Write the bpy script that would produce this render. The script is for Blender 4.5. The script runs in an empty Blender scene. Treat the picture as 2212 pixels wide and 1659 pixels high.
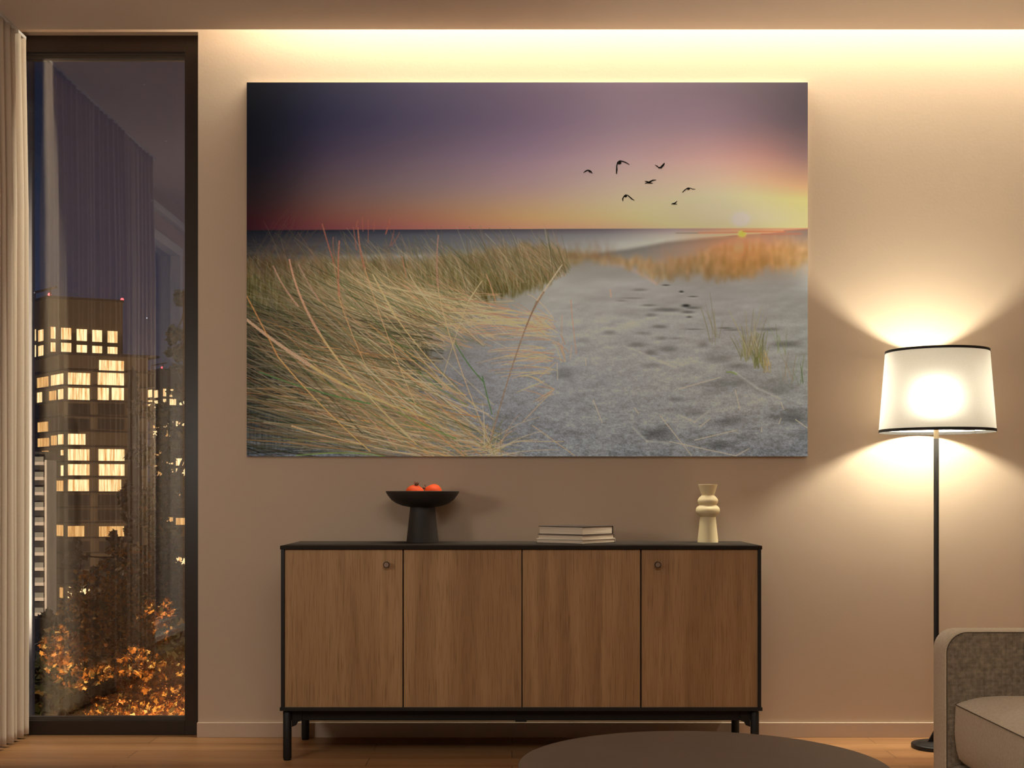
import bpy, math, random
import numpy as np
from mathutils import Vector

random.seed(7)
RNG = np.random.default_rng(11)
C = bpy.context.scene.collection
PI = math.pi

# ------------------------------------------------------------------ camera
H, F, DW = 0.933, 2750.0, 4.85          # eye height, focal length in px of the 2212 px frame, distance to the back wall
CX, CY = 1106.0, 1063.0                 # vanishing point in the photograph
cam_d = bpy.data.cameras.new('camera')
cam = bpy.data.objects.new('camera', cam_d); C.objects.link(cam)
cam.location = (0, -DW, H); cam.rotation_euler = (PI/2, 0, 0)
cam_d.sensor_width = 36.0; cam_d.lens = F/2212*36.0
cam_d.shift_y = (CY-829.5)/2212.0
cam_d.clip_start = 0.05; cam_d.clip_end = 2000
bpy.context.scene.camera = cam

def P(px, py, d):                        # a point seen at a pixel, d metres in front of the eye
    return Vector(((px-CX)*d/F, d-DW, H+(CY-py)*d/F))

# ------------------------------------------------------------------ colour management, world
sc = bpy.context.scene
sc.view_settings.view_transform = 'Standard'
sc.view_settings.look = 'None'
sc.view_settings.exposure = 0.0
sc.view_settings.gamma = 1.0
sc.view_settings.use_curve_mapping = False
sc.cycles.use_denoising = True
sc.cycles.max_bounces = 10
sc.cycles.diffuse_bounces = 5
sc.cycles.transparent_max_bounces = 16
sc.cycles.sample_clamp_indirect = 6.0

def lin(c):
    return tuple((v/12.92 if v <= 0.04045 else ((v+0.055)/1.055)**2.4) for v in (x/255.0 for x in c))

w = bpy.data.worlds.new('night_sky'); sc.world = w; w.use_nodes = True
nt = w.node_tree; nt.nodes.clear()
N = nt.nodes.new; L = nt.links.new
out = N('ShaderNodeOutputWorld'); bg = N('ShaderNodeBackground')
tc = N('ShaderNodeTexCoord'); sep = N('ShaderNodeSeparateXYZ'); L(tc.outputs['Generated'], sep.inputs[0])
ramp = N('ShaderNodeValToRGB'); L(sep.outputs['Z'], ramp.inputs[0])
ramp.color_ramp.elements[0].position = 0.0; ramp.color_ramp.elements[0].color = (0.060, 0.056, 0.075, 1)
ramp.color_ramp.elements[1].position = 0.38; ramp.color_ramp.elements[1].color = (0.008, 0.011, 0.026, 1)
e = ramp.color_ramp.elements.new(0.16); e.color = (0.026, 0.034, 0.066, 1)
vor = N('ShaderNodeTexVoronoi'); vor.inputs['Scale'].default_value = 78.0; L(tc.outputs['Generated'], vor.inputs['Vector'])
st = N('ShaderNodeMapRange'); st.inputs[1].default_value = 0.045; st.inputs[2].default_value = 0.018
st.inputs[3].default_value = 0.0; st.inputs[4].default_value = 1.0; L(vor.outputs['Distance'], st.inputs[0])
sepc = N('ShaderNodeSeparateColor'); L(vor.outputs['Color'], sepc.inputs[0])
pw = N('ShaderNodeMath'); pw.operation = 'POWER'; pw.inputs[1].default_value = 1.6; L(sepc.outputs[0], pw.inputs[0])
mu = N('ShaderNodeMath'); mu.operation = 'MULTIPLY'; L(st.outputs[0], mu.inputs[0]); L(pw.outputs[0], mu.inputs[1])
ad = N('ShaderNodeMixRGB'); ad.blend_type = 'ADD'; ad.inputs[0].default_value = 1.0
cs = N('ShaderNodeMixRGB'); cs.blend_type = 'MULTIPLY'; cs.inputs[0].default_value = 1.0; cs.inputs[1].default_value = (2.4, 2.5, 2.8, 1)
L(mu.outputs[0], cs.inputs[2]); L(ramp.outputs[0], ad.inputs[1]); L(cs.outputs[0], ad.inputs[2])
L(ad.outputs[0], bg.inputs[0]); L(bg.outputs[0], out.inputs[0])

# ------------------------------------------------------------------ lights
WARM = (1.0, 0.86, 0.70)
def area(name, loc, sx, sy, power, color=WARM, rot=(0, 0, 0), spread=180):
    d = bpy.data.lights.new(name, 'AREA'); d.shape = 'RECTANGLE'; d.size = sx; d.size_y = sy
    d.energy = power; d.color = color; d.spread = math.radians(spread)
    o = bpy.data.objects.new(name, d); C.objects.link(o); o.location = loc; o.rotation_euler = rot
    return o
def point(name, loc, power, radius, color=WARM):
    d = bpy.data.lights.new(name, 'POINT'); d.energy = power; d.shadow_soft_size = radius; d.color = color
    o = bpy.data.objects.new(name, d); C.objects.link(o); o.location = loc
    return o

# LED strip in the cove, above the gap between ceiling panel and back wall
area('cove_light', ((-1.03+2.95)/2, -0.062, 3.02), 3.98, 0.04, 142.0, (1.0, 0.955, 0.77))
# the lamp's bulb
point('floor_lamp_bulb', (1.546, -0.21, 1.275), 23.0, 0.035, (1.0, 0.95, 0.76))
# lamp standing to the left of the picture and an added, unseen fill light under the ceiling
point('side_lamp_bulb', (-1.46, -1.70, 1.18), 16.5, 0.15, (1.0, 0.95, 0.84))
area('room_fill_light', (0.2, -4.3, 2.60), 1.8, 0.8, 47.0, (1.0, 0.96, 0.87), rot=(math.radians(34), 0, 0))
# unseen lights added outside
ss = bpy.data.lights.new('leaf_fill_spot', 'SPOT'); ss.energy = 1200; ss.color = (1.0, 0.68, 0.32); ss.spot_size = math.radians(95); ss.spot_blend = 0.5; ss.shadow_soft_size = 0.06  # spot added out of view to brighten the leaves
sso = bpy.data.objects.new('leaf_fill_spot', ss); C.objects.link(sso); sso.location = (-1.5, 1.1, -2.0)
sso.rotation_euler = (Vector((-2.6, 4.0, -0.75))-sso.location).to_track_quat('-Z', 'Y').to_euler()
point('block_fill_light', (-76.0, 172.0, -8.0), 100000.0, 0.3, (1.0, 0.74, 0.50))  # added light, hidden from view, brightening the balcony block and tower

sp = bpy.data.lights.new('strip_fill_spot', 'SPOT'); sp.energy = 1100; sp.color = (1.0, 0.84, 0.68); sp.spot_size = math.radians(34); sp.spot_blend = 0.6; sp.shadow_soft_size = 0.05  # unseen spot added to brighten the pale strip beside the curtain
so = bpy.data.objects.new('strip_fill_spot', sp); C.objects.link(so); so.location = (-3.4, -0.6, -0.6)
so.rotation_euler = (Vector((-2.12, 0.65, 1.0))-so.location).to_track_quat('-Z', 'Y').to_euler()

# ------------------------------------------------------------------ materials
def mat(name, color=(0.5, 0.5, 0.5), rough=0.6, metal=0.0, bump=None, noise=None, spec=0.5, sheen=0.0, emit=None):
    m = bpy.data.materials.new(name); m.use_nodes = True
    nt = m.node_tree; b = nt.nodes['Principled BSDF']
    b.inputs['Base Color'].default_value = (*color, 1); b.inputs['Roughness'].default_value = rough
    b.inputs['Metallic'].default_value = metal; b.inputs['Specular IOR Level'].default_value = spec
    if sheen: b.inputs['Sheen Weight'].default_value = sheen
    tc = nt.nodes.new('ShaderNodeTexCoord')
    if noise:                            # (scale, amount)
        n = nt.nodes.new('ShaderNodeTexNoise'); n.inputs['Scale'].default_value = noise[0]; n.inputs['Detail'].default_value = 5
        nt.links.new(tc.outputs['Object'], n.inputs['Vector'])
        mr = nt.nodes.new('ShaderNodeMapRange'); mr.inputs[3].default_value = 1-noise[1]; mr.inputs[4].default_value = 1+noise[1]
        nt.links.new(n.outputs[0], mr.inputs[0])
        mx = nt.nodes.new('ShaderNodeMixRGB'); mx.blend_type = 'MULTIPLY'; mx.inputs[0].default_value = 1
        mx.inputs[1].default_value = (*color, 1); nt.links.new(mr.outputs[0], mx.inputs[2])
        nt.links.new(mx.outputs[0], b.inputs['Base Color'])
    if bump:                             # (scale, strength, distance)
        n = nt.nodes.new('ShaderNodeTexNoise'); n.inputs['Scale'].default_value = bump[0]; n.inputs['Detail'].default_value = 6
        nt.links.new(tc.outputs['Object'], n.inputs['Vector'])
        bp = nt.nodes.new('ShaderNodeBump'); bp.inputs['Strength'].default_value = bump[1]; bp.inputs['Distance'].default_value = bump[2]
        nt.links.new(n.outputs[0], bp.inputs['Height']); nt.links.new(bp.outputs[0], b.inputs['Normal'])
    if emit:
        b.inputs['Emission Color'].default_value = (*emit[0], 1); b.inputs['Emission Strength'].default_value = emit[1]
    return m

WALLC = (0.60, 0.465, 0.345)
M = {}
M['wall'] = mat('wall_plaster', WALLC, 0.85, bump=(90, 0.12, 0.002), noise=(3.0, 0.02), spec=0.2)
M['ceiling'] = mat('ceiling_paint', (0.62, 0.50, 0.40), 0.9, noise=(2.0, 0.015), spec=0.2)
M['baseboard'] = mat('baseboard_paint', (0.60, 0.465, 0.35), 0.45, noise=(6.0, 0.02))
M['curtain'] = mat('curtain_linen', (0.52, 0.415, 0.315), 0.9, noise=(120, 0.06), bump=(500, 0.2, 0.0008), spec=0.15, sheen=0.2)
M['frame'] = mat('window_frame_bronze', (0.030, 0.020, 0.014), 0.42, noise=(20, 0.1))
M['whiteframe'] = mat('white_window_frame', (0.62, 0.58, 0.54), 0.5, noise=(5, 0.03))
M['black'] = mat('black_lacquer', (0.010, 0.008, 0.007), 0.45, noise=(30, 0.15))
M['blackmetal'] = mat('black_powdercoat', (0.012, 0.010, 0.009), 0.5, spec=0.3, noise=(60, 0.15), bump=(400, 0.1, 0.0005))
M['cabtop'] = mat('dark_stained_top', (0.019, 0.0115, 0.007), 0.75, spec=0.25, noise=(12, 0.3), bump=(160, 0.1, 0.0006))
M['knobface'] = mat('bronze_knob_face', (0.30, 0.20, 0.14), 0.5, noise=(60, 0.1))
M['bowl'] = mat('dark_brown_ceramic', (0.030, 0.021, 0.016), 0.62, noise=(20, 0.15), bump=(250, 0.08, 0.0005))
M['vase'] = mat('cream_ceramic', (0.82, 0.66, 0.385), 0.6, noise=(14, 0.03), bump=(200, 0.06, 0.0005))
M['pomegranate'] = mat('pomegranate_skin', (0.50, 0.052, 0.008), 0.6, spec=0.12, noise=(18, 0.35), bump=(60, 0.15, 0.001))
M['calyx'] = mat('pomegranate_calyx', (0.16, 0.06, 0.03), 0.7, noise=(80, 0.4))
M['cover_dark'] = mat('dark_book_cover', (0.035, 0.022, 0.018), 0.5, noise=(20, 0.2))
M['cover_pale'] = mat('pale_book_cover', (0.62, 0.52, 0.42), 0.55, noise=(10, 0.05))
M['cover_brown'] = mat('brown_book_cover', (0.16, 0.10, 0.07), 0.5, noise=(10, 0.1))
M['table'] = mat('taupe_lacquered_wood', (0.125, 0.082, 0.055), 0.6, spec=0.25, noise=(9, 0.10), bump=(220, 0.15, 0.0008))
M['tableside'] = mat('table_edge_black', (0.012, 0.010, 0.009), 0.5, noise=(20, 0.2))
M['shade_trim'] = mat('black_shade_trim', (0.010, 0.008, 0.007), 0.7, noise=(100, 0.1))
M['piping'] = mat('sofa_piping', (0.12, 0.085, 0.058), 0.9, noise=(200, 0.1))
M['ground'] = mat('night_asphalt', (0.03, 0.03, 0.03), 0.9, noise=(0.1, 0.4))
M['tower'] = mat('tower_brick', (0.20, 0.15, 0.10), 0.8, noise=(0.6, 0.25))
M['towerslab'] = mat('tower_slab_dark', (0.07, 0.055, 0.045), 0.7, noise=(0.5, 0.2))
M['towerdark'] = mat('tower_dark_glazing', (0.05, 0.045, 0.04), 0.35, noise=(0.8, 0.3))
M['concrete'] = mat('pale_concrete', (0.78, 0.72, 0.66), 0.8, noise=(0.7, 0.08))
M['balglass'] = mat('balcony_glass', (0.32, 0.33, 0.31), 0.3, noise=(0.7, 0.15))
M['recess'] = mat('balcony_recess', (0.03, 0.027, 0.025), 0.6, noise=(0.5, 0.4))
M['bark'] = mat('bark', (0.05, 0.035, 0.025), 0.9, noise=(20, 0.4), bump=(30, 0.6, 0.01))
M['redlight'] = mat('red_beacon', (0.6, 0.02, 0.02), 0.4, noise=(5, 0.05), emit=((1.0, 0.05, 0.06), 9.0))

def wood(name, c1, c2, c3, axis, scale=1.0, rough=0.5):
    m = bpy.data.materials.new(name); m.use_nodes = True; nt = m.node_tree; N = nt.nodes.new; L = nt.links.new
    b = nt.nodes['Principled BSDF']; b.inputs['Roughness'].default_value = rough
    tc = N('ShaderNodeTexCoord'); oi = N('ShaderNodeObjectInfo')
    off = N('ShaderNodeVectorMath'); off.operation = 'SCALE'; off.inputs[0].default_value = (7.3, 3.1, 5.7); L(oi.outputs['Random'], off.inputs['Scale'])
    av = N('ShaderNodeVectorMath'); L(tc.outputs['Object'], av.inputs[0]); L(off.outputs[0], av.inputs[1])
    mp = N('ShaderNodeMapping'); s = [14*scale]*3; s[axis] = 0.9*scale; mp.inputs['Scale'].default_value = s; L(av.outputs[0], mp.inputs[0])
    n1 = N('ShaderNodeTexNoise'); n1.inputs['Scale'].default_value = 1.0; n1.inputs['Detail'].default_value = 4; n1.inputs['Distortion'].default_value = 0.9; L(mp.outputs[0], n1.inputs['Vector'])
    mp2 = N('ShaderNodeMapping'); s = [330*scale]*3; s[axis] = 9*scale; mp2.inputs['Scale'].default_value = s; L(av.outputs[0], mp2.inputs[0])
    n2 = N('ShaderNodeTexNoise'); n2.inputs['Scale'].default_value = 1.0; n2.inputs['Detail'].default_value = 3; L(mp2.outputs[0], n2.inputs['Vector'])
    r1 = N('ShaderNodeValToRGB'); L(n1.outputs[0], r1.inputs[0])
    r1.color_ramp.elements[0].position = 0.32; r1.color_ramp.elements[0].color = (*c1, 1)
    r1.color_ramp.elements[1].position = 0.68; r1.color_ramp.elements[1].color = (*c2, 1)
    r2 = N('ShaderNodeValToRGB'); L(n2.outputs[0], r2.inputs[0])
    r2.color_ramp.elements[0].position = 0.30; r2.color_ramp.elements[0].color = (*c3, 1)
    r2.color_ramp.elements[1].position = 0.50; r2.color_ramp.elements[1].color = (1, 1, 1, 1)
    mx = N('ShaderNodeMixRGB'); mx.blend_type = 'MULTIPLY'; mx.inputs[0].default_value = 0.75
    L(r1.outputs[0], mx.inputs[1]); L(r2.outputs[0], mx.inputs[2]); L(mx.outputs[0], b.inputs['Base Color'])
    bp = N('ShaderNodeBump'); bp.inputs['Strength'].default_value = 0.25; bp.inputs['Distance'].default_value = 0.0006
    L(n2.outputs[0], bp.inputs['Height']); L(bp.outputs[0], b.inputs['Normal'])
    return m, mx, b
M['oak'], _, _ = wood('oak_veneer', (0.325, 0.180, 0.076), (0.475, 0.285, 0.132), (0.55, 0.47, 0.39), 2)

def floor_material():
    m, mx, b = wood('oak_plank_floor', (0.32, 0.150, 0.058), (0.44, 0.230, 0.100), (0.72, 0.62, 0.52), 0, 0.6, 0.42)
    nt = m.node_tree; N = nt.nodes.new; L = nt.links.new
    tc = N('ShaderNodeTexCoord')
    br = N('ShaderNodeTexBrick'); br.offset = 0.37; br.inputs['Scale'].default_value = 1.0
    br.inputs['Brick Width'].default_value = 1.35; br.inputs['Row Height'].default_value = 0.128
    br.inputs['Mortar Size'].default_value = 0.0016; br.inputs['Mortar Smooth'].default_value = 0.2; br.inputs['Bias'].default_value = 0.0
    br.inputs['Color1'].default_value = (0.86, 0.84, 0.82, 1); br.inputs['Color2'].default_value = (1.06, 1.04, 1.02, 1); br.inputs['Mortar'].default_value = (0.35, 0.3, 0.26, 1)
    L(tc.outputs['Object'], br.inputs['Vector'])
    m2 = N('ShaderNodeMixRGB'); m2.blend_type = 'MULTIPLY'; m2.inputs[0].default_value = 1.0
    L(mx.outputs[0], m2.inputs[1]); L(br.outputs[0], m2.inputs[2]); L(m2.outputs[0], b.inputs['Base Color'])
    return m
M['floor'] = floor_material()

def fabric(name, light, dark, pitch, contrast=1.0):
    m = bpy.data.materials.new(name); m.use_nodes = True; nt = m.node_tree; N = nt.nodes.new; L = nt.links.new
    b = nt.nodes['Principled BSDF']; b.inputs['Roughness'].default_value = 0.95; b.inputs['Specular IOR Level'].default_value = 0.15
    b.inputs['Sheen Weight'].default_value = 0.25
    tc = N('ShaderNodeTexCoord')
    k = 2*PI/pitch
    def comb(v):
        d = N('ShaderNodeVectorMath'); d.operation = 'DOT_PRODUCT'; d.inputs[1].default_value = v; L(tc.outputs['Object'], d.inputs[0])
        s = N('ShaderNodeMath'); s.operation = 'SINE'; L(d.outputs['Value'], s.inputs[0]); return s
    a = comb((k, k, k)); c = comb((k, 0, -k))
    # two crossing sine directions give a woven dot grid on every face direction
    mlt = N('ShaderNodeMath'); mlt.operation = 'MULTIPLY'; L(a.outputs[0], mlt.inputs[0]); L(c.outputs[0], mlt.inputs[1])
    ns = N('ShaderNodeTexNoise'); ns.inputs['Scale'].default_value = 0.55/pitch; ns.inputs['Detail'].default_value = 3; L(tc.outputs['Object'], ns.inputs['Vector'])
    mr = N('ShaderNodeMapRange'); mr.inputs[1].default_value = 0.25; mr.inputs[2].default_value = 0.75; mr.inputs[3].default_value = -0.35; mr.inputs[4].default_value = 0.35; L(ns.outputs[0], mr.inputs[0])
    ad = N('ShaderNodeMath'); ad.operation = 'ADD'; L(mlt.outputs[0], ad.inputs[0]); L(mr.outputs[0], ad.inputs[1])
    r = N('ShaderNodeMapRange'); r.inputs[1].default_value = -1.0/contrast; r.inputs[2].default_value = 1.0/contrast; L(ad.outputs[0], r.inputs[0])
    mx = N('ShaderNodeMixRGB'); L(r.outputs[0], mx.inputs[0]); mx.inputs[1].default_value = (*dark, 1); mx.inputs[2].default_value = (*light, 1)
    L(mx.outputs[0], b.inputs['Base Color'])
    bp = N('ShaderNodeBump'); bp.inputs['Strength'].default_value = 0.6; bp.inputs['Distance'].default_value = pitch*0.25
    L(ad.outputs[0], bp.inputs['Height']); L(bp.outputs[0], b.inputs['Normal'])
    return m
M['fabric_fine'] = fabric('taupe_weave', (0.90, 0.75, 0.53), (0.50, 0.39, 0.27), 0.0037, 1.5)
M['fabric_coarse'] = fabric('coarse_basket_weave', (0.70, 0.56, 0.40), (0.040, 0.027, 0.018), 0.0068, 1.5)

def pages_material():
    m = bpy.data.materials.new('book_pages'); m.use_nodes = True; nt = m.node_tree; N = nt.nodes.new; L = nt.links.new
    b = nt.nodes['Principled BSDF']; b.inputs['Roughness'].default_value = 0.9
    tc = N('ShaderNodeTexCoord'); mp = N('ShaderNodeMapping'); mp.inputs['Scale'].default_value = (4, 4, 900); L(tc.outputs['Object'], mp.inputs[0])
    n = N('ShaderNodeTexNoise'); n.inputs['Scale'].default_value = 1; n.inputs['Detail'].default_value = 2; L(mp.outputs[0], n.inputs['Vector'])
    r = N('ShaderNodeValToRGB'); L(n.outputs[0], r.inputs[0])
    r.color_ramp.elements[0].position = 0.3; r.color_ramp.elements[0].color = (0.62, 0.48, 0.36, 1)
    r.color_ramp.elements[1].position = 0.6; r.color_ramp.elements[1].color = (0.92, 0.77, 0.60, 1)
    L(r.outputs[0], b.inputs['Base Color']); return m
M['pages'] = pages_material()

def glass_material():
    m = bpy.data.materials.new('window_glass'); m.use_nodes = True; nt = m.node_tree; nt.nodes.clear(); N = nt.nodes.new; L = nt.links.new
    o = N('ShaderNodeOutputMaterial'); t = N('ShaderNodeBsdfTransparent'); t.inputs[0].default_value = (0.97, 0.97, 0.96, 1)
    g = N('ShaderNodeBsdfGlossy'); g.inputs['Roughness'].default_value = 0.0; g.inputs[0].default_value = (1.0, 0.97, 0.93, 1)
    lw = N('ShaderNodeLayerWeight'); lw.inputs[0].default_value = 0.32
    mr = N('ShaderNodeMapRange'); mr.inputs[3].default_value = 0.19; mr.inputs[4].default_value = 0.6; L(lw.outputs['Fresnel'], mr.inputs[0])
    mx = N('ShaderNodeMixShader'); L(mr.outputs[0], mx.inputs[0]); L(t.outputs[0], mx.inputs[1]); L(g.outputs[0], mx.inputs[2])
    L(mx.outputs[0], o.inputs[0]); return m
M['glass'] = glass_material()

def shade_material():
    m = bpy.data.materials.new('lampshade_fabric'); m.use_nodes = True; nt = m.node_tree; nt.nodes.clear(); N = nt.nodes.new; L = nt.links.new
    o = N('ShaderNodeOutputMaterial')
    tr = N('ShaderNodeBsdfTranslucent'); df = N('ShaderNodeBsdfDiffuse'); rf = N('ShaderNodeBsdfRefraction')
    tc = N('ShaderNodeTexCoord'); n = N('ShaderNodeTexNoise'); n.inputs['Scale'].default_value = 300; L(tc.outputs['Object'], n.inputs['Vector'])
    r = N('ShaderNodeValToRGB'); L(n.outputs[0], r.inputs[0])
    r.color_ramp.elements[0].color = (0.80, 0.76, 0.68, 1); r.color_ramp.elements[1].color = (0.90, 0.87, 0.80, 1)
    for s in (tr, df): L(r.outputs[0], s.inputs['Color'])
    rf.inputs['Color'].default_value = (0.9, 0.87, 0.8, 1); rf.inputs['Roughness'].default_value = 1.0; rf.inputs['IOR'].default_value = 1.35
    m1 = N('ShaderNodeMixShader'); m1.inputs[0].default_value = 0.045; L(tr.outputs[0], m1.inputs[2]); L(df.outputs[0], m1.inputs[1])
    m2 = N('ShaderNodeMixShader'); m2.inputs[0].default_value = 0.034; L(m1.outputs[0], m2.inputs[1]); L(rf.outputs[0], m2.inputs[2])
    L(m2.outputs[0], o.inputs[0]); return m
M['shade'] = shade_material()

def litwindow_material(name, strength, c1, c2):
    m = bpy.data.materials.new(name); m.use_nodes = True; nt = m.node_tree; nt.nodes.clear(); N = nt.nodes.new; L = nt.links.new
    o = N('ShaderNodeOutputMaterial'); em = N('ShaderNodeEmission')
    tc = N('ShaderNodeTexCoord'); mp = N('ShaderNodeMapping'); mp.inputs['Scale'].default_value = (2.6, 2.6, 0.12); L(tc.outputs['Object'], mp.inputs[0])
    n = N('ShaderNodeTexNoise'); n.inputs['Scale'].default_value = 1.0; n.inputs['Detail'].default_value = 5; n.inputs['Roughness'].default_value = 0.7; L(mp.outputs[0], n.inputs['Vector'])
    r = N('ShaderNodeValToRGB'); L(n.outputs[0], r.inputs[0])
    r.color_ramp.elements[0].position = 0.36; r.color_ramp.elements[0].color = (*c1, 1)
    r.color_ramp.elements[1].position = 0.60; r.color_ramp.elements[1].color = (*c2, 1)
    L(r.outputs[0], em.inputs[0]); em.inputs[1].default_value = strength; L(em.outputs[0], o.inputs[0]); return m
M['lit'] = litwindow_material('lit_room_window', 2.2, (0.50, 0.19, 0.03), (1.0, 0.80, 0.43))
M['litdim'] = litwindow_material('amber_room_window', 1.4, (0.45, 0.17, 0.03), (1.0, 0.58, 0.22))

def leaf_material(name, stops, rough=0.5):
    m = bpy.data.materials.new(name); m.use_nodes = True; nt = m.node_tree; N = nt.nodes.new; L = nt.links.new
    b = nt.nodes['Principled BSDF']; b.inputs['Roughness'].default_value = rough
    g = N('ShaderNodeNewGeometry'); r = N('ShaderNodeValToRGB'); L(g.outputs['Random Per Island'], r.inputs[0])
    els = r.color_ramp.elements
    els[0].position, els[0].color = stops[0][0], (*stops[0][1], 1); els[1].position, els[1].color = stops[-1][0], (*stops[-1][1], 1)
    for p, c in stops[1:-1]: e = els.new(p); e.color = (*c, 1)
    L(r.outputs[0], b.inputs['Base Color'])
    tr = N('ShaderNodeBsdfTranslucent'); L(r.outputs[0], tr.inputs[0])
    mx = N('ShaderNodeMixShader'); mx.inputs[0].default_value = 0.35
    L(b.outputs[0], mx.inputs[1]); L(tr.outputs[0], mx.inputs[2]); L(mx.outputs[0], nt.nodes['Material Output'].inputs[0])
    return m
M['leaf_autumn'] = leaf_material('autumn_leaves', [(0, (0.05, 0.06, 0.015)), (0.3, (0.35, 0.13, 0.02)), (0.6, (0.75, 0.28, 0.04)), (0.85, (0.9, 0.5, 0.12)), (1, (0.95, 0.75, 0.35))])
M['leaf_dark'] = leaf_material('dark_green_leaves', [(0, (0.03, 0.04, 0.02)), (0.7, (0.09, 0.10, 0.04)), (1, (0.22, 0.13, 0.04))])
M['leaf_pale'] = leaf_material('pale_leaves', [(0, (0.12, 0.10, 0.06)), (0.6, (0.30, 0.24, 0.16)), (1, (0.55, 0.50, 0.42))])

# ------------------------------------------------------------------ mesh helpers
class MB:
    def __init__(s): s.v = []; s.f = []; s.mi = []
    def add(s, vs, fs, mi=0):
        n = len(s.v); s.v += [tuple(v) for v in vs]; s.f += [tuple(i+n for i in f) for f in fs]; s.mi += [mi]*len(fs); return s
    def box(s, x0, x1, y0, y1, z0, z1, mi=0):
        vs = [(x, y, z) for z in (z0, z1) for y in (y0, y1) for x in (x0, x1)]
        return s.add(vs, [(0, 2, 3, 1), (4, 5, 7, 6), (0, 1, 5, 4), (2, 6, 7, 3), (0, 4, 6, 2), (1, 3, 7, 5)], mi)
    def prism(s, poly, z0, z1, mi=0):    # poly in XY, counter-clockwise
        n = len(poly); vs = [(x, y, z0) for x, y in poly]+[(x, y, z1) for x, y in poly]
        fs = [tuple(range(n-1, -1, -1)), tuple(range(n, 2*n))]+[(i, (i+1) % n, n+(i+1) % n, n+i) for i in range(n)]
        return s.add(vs, fs, mi)
    def prism_y(s, poly, y0, y1, mi=0):  # poly in XZ
        n = len(poly); vs = [(x, y0, z) for x, z in poly]+[(x, y1, z) for x, z in poly]
        fs = [tuple(range(n)), tuple(range(2*n-1, n-1, -1))]+[(i, n+i, n+(i+1) % n, (i+1) % n) for i in range(n)]
        return s.add(vs, fs, mi)
    def lathe(s, prof, cx=0, cy=0, seg=48, mi=0, closed=False, caps=True):
        n = len(prof); vs = []; fs = []
        for i in range(seg):
            a = 2*PI*i/seg; c, sn = math.cos(a), math.sin(a)
            for r, z in prof: vs.append((cx+r*c, cy+r*sn, z))
        m = n if closed else n-1
        for i in range(seg):
            j = (i+1) % seg
            for k in range(m):
                k2 = (k+1) % n
                fs.append((i*n+k, j*n+k, j*n+k2, i*n+k2))
        if caps and not closed:
            if prof[0][0] > 1e-6: fs.append(tuple(i*n for i in range(seg-1, -1, -1)))
            if prof[-1][0] > 1e-6: fs.append(tuple(i*n+n-1 for i in range(seg)))
        return s.add(vs, fs, mi)
    def tube(s, pts, rad, seg=8, mi=0):
        pts = [Vector(p) for p in pts]; n = len(pts); rs = rad if isinstance(rad, (list, tuple)) else [rad]*n
        vs = []; fs = []
        for i, p in enumerate(pts):
            t = (pts[min(i+1, n-1)]-pts[max(i-1, 0)]).normalized()
            u = t.cross(Vector((0, 0, 1)));
            if u.length < 1e-3: u = t.cross(Vector((0, 1, 0)))
            u.normalize(); v = t.cross(u)
            for k in range(seg):
                a = 2*PI*k/seg; vs.append(p+(u*math.cos(a)+v*math.sin(a))*rs[i])
        for i in range(n-1):
            for k in range(seg):
                k2 = (k+1) % seg; fs.append((i*seg+k, i*seg+k2, (i+1)*seg+k2, (i+1)*seg+k))
        fs.append(tuple(range(seg-1, -1, -1))); fs.append(tuple((n-1)*seg+k for k in range(seg)))
        return s.add(vs, fs, mi)
    def build(s, name, mats, parent=None, smooth=False, bevel=0, loc=None):
        me = bpy.data.meshes.new(name); me.from_pydata(s.v, [], s.f)
        for m in (mats if isinstance(mats, list) else [mats]): me.materials.append(m)
        me.polygons.foreach_set('material_index', s.mi)
        if smooth:
            me.polygons.foreach_set('use_smooth', [True]*len(s.f))
            try: me.set_sharp_from_angle(angle=math.radians(38))
            except Exception: pass
        me.update()
        o = bpy.data.objects.new(name, me); C.objects.link(o)
        if parent is not None: o.parent = parent
        if loc is not None: o.location = loc
        if bevel:
            b = o.modifiers.new('bevel', 'BEVEL'); b.width = bevel; b.segments = 3; b.limit_method = 'ANGLE'; b.angle_limit = math.radians(40)
        return o

def thing(name, label, cat, loc=(0, 0, 0), rz=0, group=None):
    o = bpy.data.objects.new(name, None); C.objects.link(o); o.location = loc; o.rotation_euler = (0, 0, rz)
    o.empty_display_size = 0.1; o['label'] = label; o['category'] = cat
    if group: o['group'] = group
    return o
def tag(o, label, cat, group=None, kind=None):
    o['label'] = label; o['category'] = cat
    if group: o['group'] = group
    if kind: o['kind'] = kind
    return o
def struct(o, label, cat='room'):
    o['kind'] = 'structure'; o['label'] = label; o['category'] = cat; return o

# ------------------------------------------------------------------ room shell
XL, XR, YB = -2.02, 3.0, -7.2            # left wall, right wall, wall behind the camera
XO, ZO = -1.196, 2.686                   # the window opening: its right edge and its head
ZC, ZT = 2.659, 3.06                     # ceiling panel underside, top of the cove
WIN_Y = 0.037
struct(MB().box(XL-0.3, XR+0.2, YB-0.2, 0.14, -0.12, 0).build('floor', M['floor']), 'floor of warm oak planks running along the wall', 'floor')
b = MB(); b.box(XO, XR, 0, 0.14, 0, ZT); b.box(XL, XO, 0, 0.14, ZO, ZT)
struct(b.build('wall_back', M['wall']), 'beige plastered back wall with the picture', 'wall')
struct(MB().box(XR, XR+0.14, YB, 0.14, 0, ZT).build('wall_right', M['wall']), 'beige wall on the right, outside the frame', 'wall')
struct(MB().box(XL-0.14, XR+0.14, YB-0.14, YB, 0, ZT).build('wall_front', M['wall']), 'beige wall behind the camera', 'wall')
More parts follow.
